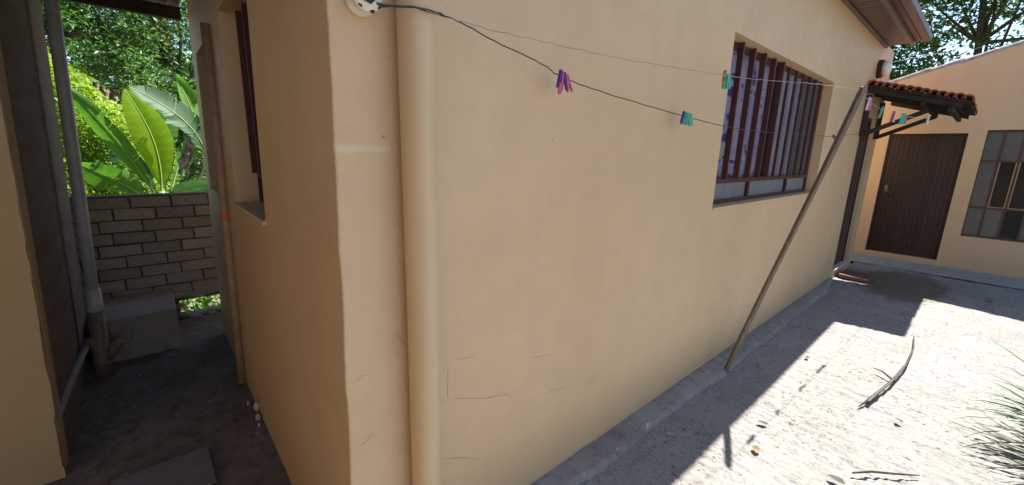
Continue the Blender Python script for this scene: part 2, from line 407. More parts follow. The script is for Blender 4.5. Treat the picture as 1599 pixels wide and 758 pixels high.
# smooth cement strip along the foot of the house wall
xs = np.concatenate([np.arange(.42, 4.6, .02), np.arange(4.6, 7.0, .04)]); ts = np.linspace(0, 1, 9)
X, Tt = np.meshgrid(xs, ts, indexing='ij')
wd = .145 + .03 * (lattice_noise(X * 2.2, X * 0, 5) - .5) + .022 * (lattice_noise(X * 9, X * 0, 6) - .5)
wd = wd * np.clip((7.3 - X) / 1.2, .25, 1)
Yk = 1.203 - wd * Tt; Zk = .042 - .022 * Tt ** 1.5 + .008 * (lattice_noise(X * 8, Yk * 8, 7) - .5); Zk[:, -1] = -.03
V = np.stack([X, Yk, Zk], -1).reshape(-1, 3); I = np.arange(X.size).reshape(X.shape)
F = np.stack([I[:-1, :-1], I[:-1, 1:], I[1:, 1:], I[1:, :-1]], -1).reshape(-1, 4)
o = link('kerb_strip', np_mesh('kerb_strip', V, F, smooth=True), M['kerb']); o['kind'] = 'structure'
# paler apron at the foot of the far wall
V, F = grid_sheet(np.array([8.6, 8.72, 8.9, 9.1, 9.279]), np.arange(-6, 2.6, .12), lambda X, Y: .004 + .035 * (X - 8.6) / .68 + .006 * (lattice_noise(X * 4, Y * 4, 8) - .5))
o = link('apron', np_mesh('apron', V, F, smooth=True), M['apron']); o['kind'] = 'structure'
# alley floor
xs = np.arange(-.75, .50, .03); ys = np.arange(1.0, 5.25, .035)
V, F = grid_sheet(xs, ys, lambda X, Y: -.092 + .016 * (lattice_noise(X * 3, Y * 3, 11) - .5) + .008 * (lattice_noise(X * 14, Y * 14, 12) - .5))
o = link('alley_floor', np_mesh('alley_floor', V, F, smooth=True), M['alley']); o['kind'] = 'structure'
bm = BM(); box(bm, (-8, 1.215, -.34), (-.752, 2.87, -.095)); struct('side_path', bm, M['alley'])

# ================================================================== MAIN HOUSE
HX0, HX1, HY0, HY1, HZ = .379, 8.25, 1.2, 4.45, 3.14
house = thing('house', 'tan plastered house with barred windows and a brown soffit, filling the middle', 'house', (4.2, 2.8, 0))
def shear(bm):
    for v in bm.verts:
        if v.co.x < .62: v.co.x += .0144 * v.co.z
WX0, WX1, WZ0, WZ1 = 2.875, 5.36, 1.28, 2.385           # window opening
DX0, DX1, DZ1 = 7.05, 7.93, 2.2
T = .24
bm = BM()
cvs = box(bm, (HX0, HY0, -.2), (WX0, HY0 + T, HZ))
bm.edges.ensure_lookup_table()
ce = [e for e in bm.edges if all(abs(v.co.x - HX0) < 1e-5 and abs(v.co.y - HY0) < 1e-5 for v in e.verts)]
bmesh.ops.bevel(bm, geom=ce, offset=.007, segments=3, affect='EDGES', profile=.5)
for zc in np.arange(-.16, 3.1, .045): bmesh.ops.bisect_plane(bm, geom=bm.verts[:] + bm.edges[:] + bm.faces[:], plane_co=(0, 0, zc), plane_no=(0, 0, 1))
for v in bm.verts:                                        # hand-plastered corner: not quite straight
    if v.co.x < HX0 + .01 and v.co.y < HY0 + .01 and v.co.z < 3.1:
        q = float(lattice_noise(np.array([v.co.z * 9.0]), np.array([1.0]), 21)[0]) - .5; q2 = float(lattice_noise(np.array([v.co.z * 31.0]), np.array([4.0]), 22)[0]) - .5
        v.co.x += .004 * q + .003 * q2; v.co.y += .003 * q2
box(bm, (WX0, HY0, -.2), (WX1, HY0 + T, WZ0)); box(bm, (WX0, HY0, WZ1), (WX1, HY0 + T, HZ))
box(bm, (WX1, HY0, -.2), (DX0, HY0 + T, HZ)); box(bm, (DX0, HY0, DZ1), (DX1, HY0 + T, HZ)); box(bm, (DX0, HY0, -.2), (DX1, HY0 + T, .10))
box(bm, (DX1, HY0, -.2), (HX1, HY0 + T, HZ))
shear(bm); wall = part('front_wall', bm, M['plaster'], house)
bm = BM()                                                # alley-side wall with two window recesses
NA0, NA1, NAZ0, NAZ1 = 2.18, 2.965, 1.275, 2.335
NB0, NB1, NBZ0, NBZ1 = 3.62, 4.20, 1.263, 2.29
box(bm, (HX0, HY0 + T, -.2), (HX0 + T, NA0, HZ)); box(bm, (HX0, NA0, -.2), (HX0 + T, NA1, NAZ0)); box(bm, (HX0, NA0, NAZ1), (HX0 + T, NA1, HZ))
box(bm, (HX0, NA1, -.2), (HX0 + T, NB0, HZ)); box(bm, (HX0, NB0, -.2), (HX0 + T, NB1, NBZ0)); box(bm, (HX0, NB0, NBZ1), (HX0 + T, NB1, HZ))
box(bm, (HX0, NB1, -.2), (HX0 + T, HY1, HZ))
shear(bm); part('alley_side_wall', bm, M['plaster'], house)
bm = BM(); box(bm, (HX0 + T, HY1 - .2, -.2), (HX1, HY1, HZ)); box(bm, (HX1 - .24, HY0 + T, -.2), (HX1, HY1 - .2, HZ)); shear(bm)
part('rear_wall', bm, M['plaster'], house)
bm = BM(); box(bm, (.66, HY0 + T + .005, -.05), (HX1 - .25, HY1 - .21, .02)); part('floor', bm, M['interior'], house)
bm = BM(); box(bm, (.45, HY0 + .02, HZ + .003), (HX1 - .02, HY1 - .02, HZ + .03)); part('ceiling', bm, M['interior'], house)
# hairline cracks in the plaster, thin grooves standing as fine dark ribbons
def crack(pts, wd=.0016):
    bm = BM(); P = []
    for a, b in zip(pts, pts[1:]):
        n = max(2, int((Vector(b) - Vector(a)).length / .012))
        for i in range(n): P.append(Vector(a).lerp(Vector(b), i / n))
    P.append(Vector(pts[-1])); N = len(P)
    P = [p + Vector((random.uniform(-1, 1) * .0022, 0, random.uniform(-1, 1) * .0022)) for p in P]
    prev = None
    for i, p in enumerate(P):
        d = (P[min(i + 1, N - 1)] - P[max(i - 1, 0)]).normalized(); s = Vector((-d.z, 0, d.x)) * wd * .5 * (.25 + 1.1 * abs(math.sin(i * 1.7))) * min(1, .2 + 3 * min(i, N - 1 - i) / N)
        y = 1.1992
        a = bm.verts.new((p.x + s.x, y, p.z + s.z)); b = bm.verts.new((p.x - s.x, y, p.z - s.z))
        if prev: bm.faces.new((prev[0], prev[1], b, a))
        prev = (a, b)
    part('hairline_crack', bm, M['crack'], house)
for c in ([(.731, 0, .837), (.764, 0, .825), (.757, 0, .695), (.729, 0, .679)], [(.757, 0, .70), (.948, 0, .624), (1.06, 0, .60), (1.138, 0, .508)],
          [(1.177, 0, .524), (1.294, 0, .51), (1.431, 0, .484), (1.52, 0, .53)], [(.548, 0, 1.023), (.561, 0, 1.022), (.596, 0, .966)],
          [(.392, 0, .886), (.441, 0, .909), (.473, 0, .904)], [(.726, 0, .45), (.821, 0, .408), (.918, 0, .347)], [(.798, 0, .845), (.887, 0, .834)],
          [(1.20, 0, .72), (1.33, 0, .70)], [(.50, 0, .52), (.56, 0, .57), (.6, 0, .56)],
          [(1.6, 0, .42), (1.75, 0, .47)], [(.42, 0, .66), (.47, 0, .69)]):
    crack(c)
# window sill skim and window
win = part('window', (lambda b: (box(b, (WX0 + .004, 1.285, WZ0 + .004), (WX1 - .004, 1.325, WZ0 + .030)), box(b, (WX0 + .004, 1.285, WZ1 - .035), (WX1 - .004, 1.325, WZ1 - .004)),
      box(b, (WX0 + .004, 1.285, WZ0 + .030), (WX0 + .034, 1.325, WZ1 - .035)), box(b, (WX1 - .034, 1.285, WZ0 + .030), (WX1 - .004, 1.325, WZ1 - .035)),
      box(b, (WX0 + .034, 1.282, 1.432), (WX1 - .034, 1.328, 1.466)), box(b, (4.03, 1.281, 1.466), (4.075, 1.329, WZ1 - .035)),
      box(b, (3.70, 1.283, WZ0 + .030), (3.735, 1.327, 1.432)), box(b, (4.66, 1.283, WZ0 + .030), (4.695, 1.327, 1.432))) and b)(BM()), M['maroon'], house, 'maroon steel window with upright bars and a floral curtain')
bar = BM(); box(bar, (-.006, -.04, 0), (.007, .0, .915), .002); barm = mesh_of(bar, 'bar')
bar2 = BM(); box(bar2, (-.004, -.024, 0), (.005, .0, .912), .002); bar2m = mesh_of(bar2, 'bar')
for i, x in enumerate((2.935, 3.15, 3.36, 3.575, 3.79, 3.99)): piece('bar', barm, M['maroon'], win, (x, 1.281, 1.462 + .003 * (i % 2)))
for i, x in enumerate((4.20, 4.40, 4.60, 4.80, 5.0, 5.19)): piece('bar', bar2m, M['maroon'], win, (x, 1.281, 1.462))
strip = BM(); box(strip, (0, 0, 0), (.022, .012, .90), .002); stripm = mesh_of(strip, 'edge_strip')
for x in (2.975, 3.19, 3.40, 3.615, 3.83): piece('edge_strip', stripm, M['wire_light'], win, (x, 1.288, 1.467))
def pane(x0, x1, z0, z1, y, mat):
    b = BM(); box(b, (x0, y, z0), (x1, y + .004, z1)); return part('pane', b, mat, win)
pane(WX0 + .034, 4.03, 1.466, WZ1 - .035, 1.306, M['glass_clear'])
for a, b_ in zip((4.075, 4.205, 4.405, 4.605, 4.805, 5.005, 5.195), (4.195, 4.395, 4.595, 4.795, 4.995, 5.185, WX1 - .034)): pane(a, b_, 1.466, WZ1 - .035, 1.306, M['glass_reeded'] if a < 4.7 else M['glass_reeded_dim'])
pane(WX0 + .034, 3.70, WZ0 + .03, 1.432, 1.306, M['glass_lower']); pane(3.735, 4.66, WZ0 + .03, 1.432, 1.306, M['glass_lower']); pane(4.695, WX1 - .034, WZ0 + .03, 1.432, 1.306, M['glass_lower'])
xs = np.arange(2.80, 4.70, .012); zs = np.array([1.26, 1.6, 2.0, 2.42])
X, Z = np.meshgrid(xs, zs, indexing='ij'); Y = 1.352 + .018 * np.sin(X * 34 + np.sin(X * 5) * 2) + .004 * np.sin(Z * 5)
V = np.stack([X, Y, Z], -1).reshape(-1, 3) - np.array(ORG[win]); I = np.arange(X.size).reshape(X.shape)
link('curtain', np_mesh('curtain', V, np.stack([I[:-1, :-1], I[1:, :-1], I[1:, 1:], I[:-1, 1:]], -1).reshape(-1, 4), smooth=True), M['curtain'], win, 'lilac curtain printed with blue flowers')
bm = BM(); box(bm, (WX0 + .002, 1.188, WZ0 - .012), (WX1 - .002, 1.284, WZ0 + .002), .003); part('sill', bm, M['plaster'], win)
# house door in its recess
bm = BM(); box(bm, (DX0 + .06, 1.262, .105), (DX1 - .06, 1.30, DZ1 - .06)); door = part('door', bm, M['door_wood'], house, 'dark house door deep in its recess')
bm = BM(); box(bm, (DX0 + .002, 1.203, .103), (DX0 + .06, 1.36, DZ1 - .002)); box(bm, (DX1 - .06, 1.245, .103), (DX1 - .002, 1.36, DZ1 - .002)); box(bm, (DX0 + .06, 1.245, DZ1 - .06), (DX1 - .06, 1.36, DZ1 - .002)); part('frame', bm, M['dark_frame'], door)
for i in range(4):
    bm = BM(); x = DX0 + .08 + i * .18; box(bm, (x, 1.252, .16), (x + .165, 1.263, DZ1 - .10), .004); part('panel', bm, M['door_wood'], door)
bm = BM(); box(bm, (DX0 + .004, 1.192, .098), (DX1 - .004, 1.261, .112), .003); part('threshold', bm, M['white'], door, 'threshold whitened for its sun patch')  # white colour stands in for the sun patch on the door sill
# alley windows: deep recess, dark frame, slats
def alley_window(y0, y1, z0, z1, nb, label):
    b = BM(); xx = HX0 + .0144 * (z0 + z1) / 2 + .115; tr = z0 + .15
    box(b, (xx, y0 + .003, z0 + .003), (xx + .04, y1 - .003, z0 + .03)); box(b, (xx, y0 + .003, z1 - .03), (xx + .04, y1 - .003, z1 - .003))
    box(b, (xx, y0 + .003, z0 + .03), (xx + .04, y0 + .035, z1 - .03)); box(b, (xx, y1 - .035, z0 + .03), (xx + .04, y1 - .003, z1 - .03)); box(b, (xx - .002, y0 + .035, tr), (xx + .042, y1 - .035, tr + .03))
    wn = part('window', b, M['dark_frame'], house, label)
    for i in range(nb):
        y = y0 + .035 + (y1 - y0 - .07) * (i + .5) / nb
        b = BM(); box(b, (xx - .045, y - .006, tr + .032), (xx - .001, y + .006, z1 - .012), .002); part('bar', b, M['maroon'], wn)
    b = BM(); box(b, (xx + .02, y0 + .035, tr + .03), (xx + .024, y1 - .035, z1 - .03)); part('pane', b, M['glass_dark'], wn)
    b = BM(); box(b, (xx + .02, y0 + .035, z0 + .03), (xx + .024, y1 - .035, tr)); part('pane', b, M['glass_dusty'], wn)
    b = BM(); box(b, (HX0 + .0144 * z0 - .018, y0 - .02, z0 - .022), (xx, y1 + .02, z0 + .001), .004); part('sill', b, M['plaster'], wn)
alley_window(NA0, NA1, NAZ0, NAZ1, 4, 'dark barred window in the alley wall, nearer the corner')
alley_window(NB0, NB1, NBZ0, NBZ1, 3, 'small dark window at the far end of the alley wall')
# roof, soffit boards, fascia, gutter
EX = 7.56; EY = .80; RX = -.2
bm = BM()
ridge = [(2.82, 4.0)]
for (ya, za, yb, zb) in ((EY - .01, 3.165, 2.82, 3.92), (2.82, 3.92, 5.30, 3.10)):  # rear eave lengthened out of view to keep sun off the alley end
    vs = [bm.verts.new(p) for p in ((RX, ya, za), (EX, ya, za), (EX, yb, zb), (RX, yb, zb), (RX, ya, za + .05), (EX, ya, za + .05), (EX, yb, zb + .05), (RX, yb, zb + .05))]
    for f in ((0, 3, 2, 1), (4, 5, 6, 7), (0, 1, 5, 4), (1, 2, 6, 5), (2, 3, 7, 6), (3, 0, 4, 7)): bm.faces.new([vs[i] for i in f])
roof = part('roof', bm, M['tile'], house)
bd = BM(); box(bd, (0, 0, 0), (.094, .245, .014), .003); bdm = mesh_of(bd, 'soffit_board')
x = 3.6
while x < EX - .1:
    piece('soffit_board', bdm, M['soffit'], roof, (x, .950, 3.098 + random.uniform(-.0015, .0015)), (0, 0, random.uniform(-.004, .004))); x += .0985
bm = BM(); box(bm, (.2, .945, 3.1), (3.6, 1.19, 3.114)); part('soffit_sheet', bm, M['soffit'], roof)
bm = BM(); box(bm, (.2, 1.165, 3.072), (EX - .01, 1.199, 3.096), .004); part('cornice_strip', bm, M['gutter'], roof)
bm = BM(); box(bm, (.2, .913, 3.055), (EX + .005, .948, 3.16), .004); part('fascia', bm, M['gutter'], roof)
bm = BM(); box(bm, (.2, .857, 3.108), (EX - .01, .911, 3.122), .002); part('outer_board', bm, M['soffit'], roof)
bm = BM(); prof = [(.0, .0), (.0, -.058), (-.02, -.072), (-.062, -.072), (-.082, -.055), (-.086, .0)]
rr = [[bm.verts.new((xx, .856 + dy, 3.168 + dz)) for dy, dz in prof] for xx in (.2, EX + .012)]
for i in range(len(prof) - 1): bm.faces.new((rr[0][i], rr[1][i], rr[1][i + 1], rr[0][i + 1]))
bm.faces.new(rr[0]); bm.faces.new(rr[1][::-1])
part('gutter', bm, M['gutter'], roof)
bm = BM(); box(bm, (EX - .012, .925, 3.112), (EX + .003, 2.80, 3.165)); part('bargeboard', bm, M['gutter'], roof)

# downpipe in front of the wall
dp = thing('downpipe', 'thick tan painted downpipe standing against the house front near the corner', 'downpipe', (.632, 1.143, -.02))
bm = BM(); tube(bm, [(.632 + .003 * math.sin(z * 2.1), 1.1435, z) for z in np.linspace(-.02, 3.06, 26)], .0534, 40); part('pipe', bm, M['wall_pipe'], dp, smooth=True)
for z in (.28, 2.72):
    bm = BM(); lathe(bm, [(0, .052), (.002, .0555), (.022, .0555), (.024, .052)], (.632, 1.1435, z), (0, 0, 1), 36); part('strap', bm, M['wall_pipe'], dp)

# porcelain spool insulator the wires are tied to
ins = thing('insulator', 'chipped white porcelain spool insulator on the wall above the chalk mark', 'insulator', (.492, 1.2, 2.005))
bm = BM(); lathe(bm, [(-.004, .030), (.0, .040), (.012, .043), (.018, .036), (.024, .028), (.034, .027), (.040, .034), (.046, .041), (.056, .040), (.060, .034), (.061, .018)], (.492, 1.2, 2.005), (0, -1, 0), 32); spool = part('spool', bm, M['porcelain'], ins, smooth=True)
bm = BM(); lathe(bm, [(.058, .021), (.066, .021), (.068, .017), (.072, .009)], (.492, 1.2, 2.005), (0, -1, 0), 6); part('bolt', bm, M['rust'], ins)
for ang, rr_, s in ((-.7, .034, .006), (-2.2, .033, .008), (-1.3, .036, .007), (3.0, .035, .005), (.2, .036, .006)):
    bm = BM(); bmesh.ops.create_icosphere(bm, subdivisions=1, radius=s)
    for v in bm.verts: v.co = Vector((v.co.x * random.uniform(.7, 1.5), v.co.y * .25, v.co.z * random.uniform(.6, 1.2))) + Vector((.492 + rr_ * math.cos(ang), 1.2 - .0585, 2.005 + rr_ * math.sin(ang)))
    part('chip', bm, M['rust'], ins)
bm = BM(); P = [(.492 + .029 * math.cos(t), 1.171 - .0015 * math.sin(t * 3), 2.005 + .029 * math.sin(t)) for t in np.linspace(0, 4 * math.pi, 40)]; tube(bm, P, .0016, 5); part('binding', bm, M['wire_dark'], ins)

# wall lamp
lamp = thing('wall_lamp', 'round bulkhead lamp with frosted glass on the wall above the tiled canopy', 'lamp', (7.36, 1.2, 2.79))
bm = BM(); lathe(bm, [(0, .112), (.045, .112), (.052, .10)], (7.36, 1.199, 2.79), (0, -1, 0), 28); part('base', bm, M['rust'], lamp)
bm = BM(); lathe(bm, [(.050, .098), (.09, .096), (.115, .08), (.13, .045), (.134, .001)], (7.36, 1.2, 2.79), (0, -1, 0), 28); part('lamp_shade', bm, M['lamp_glass'], lamp, smooth=True)

# ================================================================== NEIGHBOUR BUILDING (left)
nb = thing('neighbour_building', 'sandy plastered building at the left edge, its shaded side lining the alley', 'building', (-1.5, 3.5, -.1))
bm = BM(); box(bm, (-7, 2.88, -.3), (-.503, 3.06, 3.4))
for v in bm.verts:
    if v.co.x > -1: v.co.x += .04 * v.co.z + .004
ed = [e for e in bm.edges if all(v.co.x > -1 and v.co.y < 2.9 for v in e.verts)]
bmesh.ops.subdivide_edges(bm, edges=ed, cuts=90)
for v in bm.verts:
    if v.co.x > -1 and v.co.y < 2.9 and -.29 < v.co.z < 3.39: v.co.x += random.uniform(-.005, .004); v.co.y += random.uniform(0, .006)
bmesh.ops.triangulate(bm, faces=[f for f in bm.faces if len(f.verts) > 4])
part('front_wall', bm, M['sandy'], nb)
bm = BM(); box(bm, (-.72, 3.06, -.3), (-.503, 4.60, 3.2))
for v in bm.verts: v.co.x += .04 * v.co.z + (.001 if v.co.x > -.6 else 0)
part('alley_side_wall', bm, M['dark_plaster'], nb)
bm = BM(); box(bm, (-2.75, -5, -.3), (-2.55, 2.878, 2.9)); part('unseen_bounce_wall', bm, M['sandy'], nb)  # unseen wall added to block sky and bounce warm light into the alley
bm = BM(); box(bm, (-7, -5.2, 2.92), (-1.5, 2.2, 3.02)); part('unseen_shade_roof', bm, M['roof_sheet'], nb)  # unseen overhang added to shade that wall and cut its bounce
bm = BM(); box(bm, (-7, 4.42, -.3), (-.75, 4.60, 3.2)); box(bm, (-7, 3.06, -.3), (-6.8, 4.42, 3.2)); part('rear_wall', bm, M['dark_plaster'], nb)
bm = BM()
vs = [bm.verts.new(p) for p in ((-7.2, 2.25, 3.3), (-.36, 2.25, 3.3), (-.36, 4.75, 3.45), (-7.2, 4.75, 3.45), (-7.2, 2.25, 3.4), (-.36, 2.25, 3.4), (-.36, 4.75, 3.55), (-7.2, 4.75, 3.55))]
for f in ((0, 3, 2, 1), (4, 5, 6, 7), (0, 1, 5, 4), (1, 2, 6, 5), (2, 3, 7, 6), (3, 0, 4, 7)): bm.faces.new([vs[i] for i in f])
part('roof', bm, M['roof_sheet'], nb)

# lean-to roof over the alley
ar = thing('lean_to_roof', 'dark sheet roof and beam spanning the top of the alley', 'roof', (0, 3.5, 2.7))
xs = np.arange(-.40, .42, .012); ys = np.array([1.55, 3.0, 4.0, 5.2])
V, F = grid_sheet(xs, ys, lambda X, Y: 2.79 + .018 * np.sin(X * 2 * math.pi / .085) + .012 * (Y - 3))
V2 = V + np.array([0, 0, .008]); F2 = F[:, ::-1] + len(V)
link('corrugated_sheet', np_mesh('corrugated_sheet', np.concatenate([V, V2]) - np.array(ORG[ar]), np.concatenate([F[:, ::-1], F2[:, ::-1]]), smooth=True), M['roof_sheet'], ar)
for y, h in ((4.93, .10), (3.6, .08), (2.3, .08)):
    bm = BM(); box(bm, (-.40, y - .03, 2.765 - h), (.41, y + .03, 2.768), .003); part('beam', bm, M['dark_wood'], ar)

# ================================================================== ALLEY THINGS
# garden wall of painted bricks at the alley's end
gw = thing('brick_wall', 'low painted brick wall closing the alley, with a drain gap at its foot', 'wall', (.05, 5.05, -.1))
BX0, BX1 = -1.10, .66; RH = .107; top = 1.135
bm = BM(); box(bm, (BX0, 5.022, .10), (BX1, 5.11, top - .012)); box(bm, (BX0, 5.022, -.25), (.105, 5.11, .10)); box(bm, (.47, 5.022, -.25), (BX1, 5.11, .10)); box(bm, (.105, 5.022, -.25), (.47, 5.11, -.075)); part('mortar', bm, M['mortar'], gw)
bmeshes = []
for L in (.272,):
    for k in range(3):
        b = BM(); box(b, (-L / 2, -.012, -.0468), (L / 2, .09, .0468), .006, 2)
        for v in b.verts: v.co += Vector((random.uniform(-1, 1), random.uniform(-.6, .6), random.uniform(-1, 1))) * .003
        bmeshes.append((L, mesh_of(b, 'brick')))
row = 0; z = top - .050
while z > -.05:
    x = BX0 - (.0 if row % 2 else .135)
    x += .03 * ((row * 7) % 3 - 1)
    while x < BX1 - .03:
        L = .272; xc = x + L / 2
        a = max(x, BX0); b_ = min(x + L, BX1)
        if b_ - a > .05:
            hole = z < .135 and b_ > .10 and a < .47
            if not hole:
                me = random.choice([q for (l, q) in bmeshes if abs(l - .272) < .01])
                sx = (b_ - a) / .272
                piece('brick', me, M['brick'], gw, ((a + b_) / 2, 5.018 + random.uniform(-.006, .004), z + random.uniform(-.003, .003)), (random.uniform(-.02, .02), random.uniform(-.012, .012), random.uniform(-.012, .012)), (sx, 1, random.uniform(.97, 1.03)))
        x += L + .014
    z -= RH; row += 1
for (x, z, s) in ((.19, .15, .055), (.33, .165, .07), (.08, .16, .05), (.095, .05, .035), (.10, -.04, .04), (.22, -.085, .03), (.35, -.085, .022), (.27, .125, .03)):
    b = BM(); bmesh.ops.create_icosphere(b, subdivisions=2, radius=1)
    for v in b.verts: v.co = Vector((v.co.x * s * 1.7 + x, 5.015 + v.co.y * .022, v.co.z * s * .75 + z)) + Vector((random.uniform(-1, 1), 0, random.uniform(-1, 1))) * .006
    part('mortar_lump', b, M['brick'], gw, smooth=True)
bm = BM(); box(bm, (BX0, 4.999, top + .002), (BX1, 5.115, top + .014), .004); part('coping', bm, M['dark_plaster'], gw)
# concrete step
st = BM(); box(st, (-.46, 4.30, -.15), (.065, 4.985, .252), .012, 2)
bmesh.ops.subdivide_edges(st, edges=st.edges[:], cuts=3, use_grid_fill=True)
for v in st.verts: v.co += Vector((random.uniform(-1, 1), random.uniform(-1, 1), random.uniform(-1, 1))) * .003; v.co.z += (.02 * (v.co.x - .06) if v.co.z > .1 else 0)
cs = part('concrete_step', st, M['step'], None); tag(cs, 'low square concrete step in front of the alley brick wall', 'step')
# soil pipe (grey above, brown below) and waste pipe
sp = thing('drain_pipe', 'tall grey drain pipe with brown lower branch along the left alley wall', 'pipe', (-.39, 4.08, -.09))
def spx(z): return -.402 + .0385 * z
bm = BM(); tube(bm, [(spx(z), 4.08, z) for z in (.44, 1.2, 2.0, 2.72)], .035, 24); part('pipe', bm, M['grey_pipe'], sp, smooth=True)
bm = BM(); lathe(bm, [(0, .040), (.005, .046), (.06, .046), (.17, .042), (.172, .039)], (spx(.41), 4.08, .41), (.0385, 0, 1), 24); part('socket', bm, M['grey_pipe'], sp, smooth=True)
bm = BM(); lathe(bm, [(0, .050), (.10, .050), (.105, .054), (.125, .054), (.13, .047), (.50, .044), (.505, .04)], (spx(-.10), 4.08, -.10), (.0385, 0, 1), 24); part('lower_pipe', bm, M['brown_pipe'], sp, 'brown painted lower length of the pipe', smooth=True)
bm = BM(); tube(bm, [(spx(.06) + .02, 4.08, .04), (spx(.10) + .11, 4.06, .16)], [.035, .034], 18); part('branch', bm, M['brown_pipe'], sp, smooth=True)
bm = BM(); tube(bm, [(spx(.12), 4.08, .12), (-.452, 4.06, .22)], [.036, .034], 18); part('branch', bm, M['brown_pipe'], sp, smooth=True)
wp = BM(); tube(wp, [(-.499, 2.96, .21), (-.487, 3.4, .20), (-.470, 3.9, .185), (-.452, 4.12, .175)], .021, 18); wpo = part('waste_pipe', wp, M['dull_pipe'], None, smooth=True); tag(wpo, 'thin grey waste pipe running low along the left alley wall', 'pipe')
# thin brown pipe on the house's alley wall with an orange clip
tp = thing('thin_pipe', 'thin brown pipe upright beside the alley windows with an orange clip', 'pipe', (.35, 3.35, -.1))
def tpx(z): return .358 + .0144 * z
bm = BM(); tube(bm, [(tpx(z), 3.345 - .015 * z, z) for z in (-.12, .6, 1.3, 2.33)], .027, 16); part('pipe', bm, M['thin_pipe'], tp, smooth=True)
bm = BM(); tube(bm, [(tpx(z) - .002, 3.345 - .015 * z, z) for z in (1.12, 1.135)], .0285, 16); tube(bm, [(tpx(z) - .002, 3.345 - .015 * z, z) for z in (1.145, 1.16)], .0285, 16); part('clip', bm, M['orange'], tp)
# grey board lying on the alley floor
bm = BM(); box(bm, (-.20, -.17, 0), (.20, .17, .014), .003)
for v in bm.verts: v.co += Vector((random.uniform(-1, 1), random.uniform(-1, 1), 0)) * .003
bm.transform(Matrix.Translation((-.115, 2.50, -.086)) @ Matrix.Rotation(.02, 4, 'Z')); o = part('fibre_board', bm, M['board'], None); tag(o, 'flat grey board lying on the dark alley floor', 'board')
# crumbled plaster at the wall foot
for i, (y, s) in enumerate(((2.86, .030), (2.79, .026), (2.70, .012), (3.0, .014))):
    bm = BM(); bmesh.ops.create_icosphere(bm, subdivisions=2, radius=s)
    for v in bm.verts: v.co = Vector((v.co.x * .6, v.co.y * .9, v.co.z * 1.25)) * random.uniform(.85, 1.15)
    bm.transform(Matrix.Translation((.365 - .01 * i, y, -.075 + (.035 if i == 0 else 0)))); o = part('plaster_lump', bm, M['rubble'], None)
    tag(o, ['tallest crumbled plaster lump at the foot of the alley house wall', 'round crumbled plaster lump right beside the tallest one', 'smallest plaster crumb on the alley floor, nearest the camera', 'small plaster crumb by the thin pipe in the alley'][i], 'rubble', 'plaster crumbs by the alley wall')

# ================================================================== FAR BUILDING
fb = thing('far_building', 'low tan building across the yard with brown door and gridded window', 'building', (10.5, -1, 0))
FX = 9.28; FD0, FD1, FDZ0, FDZ1 = .31, 1.195, .11, 2.065
FW0, FW1, FWZ0, FWZ1 = -1.19, .125, .54, 2.105
def ztop(y): return 3.25 - .30 * y if y > -3 else 4.15 + .30 * (y + 3)
def wallblock(bm, y0, y1, z0, z1, slope=False):
    vs = []
    for x in (FX, FX + .2):
        for y in (y0, y1): vs.append(bm.verts.new((x, y, z0)))
        for y in (y1, y0): vs.append(bm.verts.new((x, y, ztop(y) if slope else z1)))
    a = vs[:4]; b = vs[4:]
    bm.faces.new(a[::-1]); bm.faces.new(b)
    for i in range(4): bm.faces.new((a[i], a[(i + 1) % 4], b[(i + 1) % 4], b[i]))
bm = BM()
wallblock(bm, -7, -3, -.3, 0, True); wallblock(bm, -3, FW0, -.3, 0, True); wallblock(bm, FW0, FW1, -.3, FWZ0); wallblock(bm, FW0, FW1, FWZ1, 0, True)
wallblock(bm, FW1, FD0, -.3, 0, True); wallblock(bm, FD0, FD1, -.3, FDZ0); wallblock(bm, FD0, FD1, FDZ1, 0, True); wallblock(bm, FD1, 4.6, -.3, 0, True)
bmesh.ops.recalc_face_normals(bm, faces=bm.faces); part('gable_wall', bm, M['plaster'], fb)
bm = BM(); box(bm, (FX + .2, 4.4, -.3), (14, 4.6, 1.85)); box(bm, (FX + .2, -7, -.3), (14, -6.8, 2.9)); box(bm, (13.8, -6.8, -.3), (14, 4.4, 1.85)); part('outer_wall', bm, M['dark_plaster'], fb)
bm = BM()
for (ya, yb) in ((4.7, -3.0), (-7.1, -3.0)):
    vs = [bm.verts.new((x, y, ztop(y) - .02 + dz)) for dz in (0, .06) for (x, y) in ((FX + .205, ya), (14.2, ya), (14.2, yb), (FX + .205, yb))]
    for f in ((0, 3, 2, 1), (4, 5, 6, 7), (0, 1, 5, 4), (1, 2, 6, 5), (2, 3, 7, 6), (3, 0, 4, 7)): bm.faces.new([vs[i] for i in f])
froof = part('roof', bm, M['tile'], fb)
vt = BM(); P = []
for i in range(9):
    a = math.pi * i / 8
    P.append((math.cos(a) * .085 + .10, math.sin(a) * .05))
for y in (0, .40):
    for (x, z) in P: vt.verts.new((x - (.006 if y else 0), y, z * (1 if y == 0 else .82) - .01))
vt.verts.ensure_lookup_table()
for i in range(8): vt.faces.new((vt.verts[i], vt.verts[i + 1], vt.verts[i + 10], vt.verts[i + 9]))
for i in range(2): vt.faces.new([vt.verts[j + 9 * i] for j in (range(9) if i == 0 else reversed(range(9)))])
bmesh.ops.recalc_face_normals(vt, faces=vt.faces); vtm = mesh_of(vt, 'verge_tile')
y = 4.3
while y > -3.0:
    piece('verge_tile', vtm, M['verge'], froof, (FX - .012 + random.uniform(-.01, .01), y - .37, ztop(y - .37) + .012 + random.uniform(-.006, .008)), (-math.atan(.30) + random.uniform(-.02, .02), 0, random.uniform(-.02, .02)), (1, 1, 1.5)); y -= .34
bm = BM(); box(bm, (FX - .05, -6, -.2), (FX - .001, 4.5, .105), .006)
bmesh.ops.subdivide_edges(bm, edges=[e for e in bm.edges if e.calc_length() > 3], cuts=60)
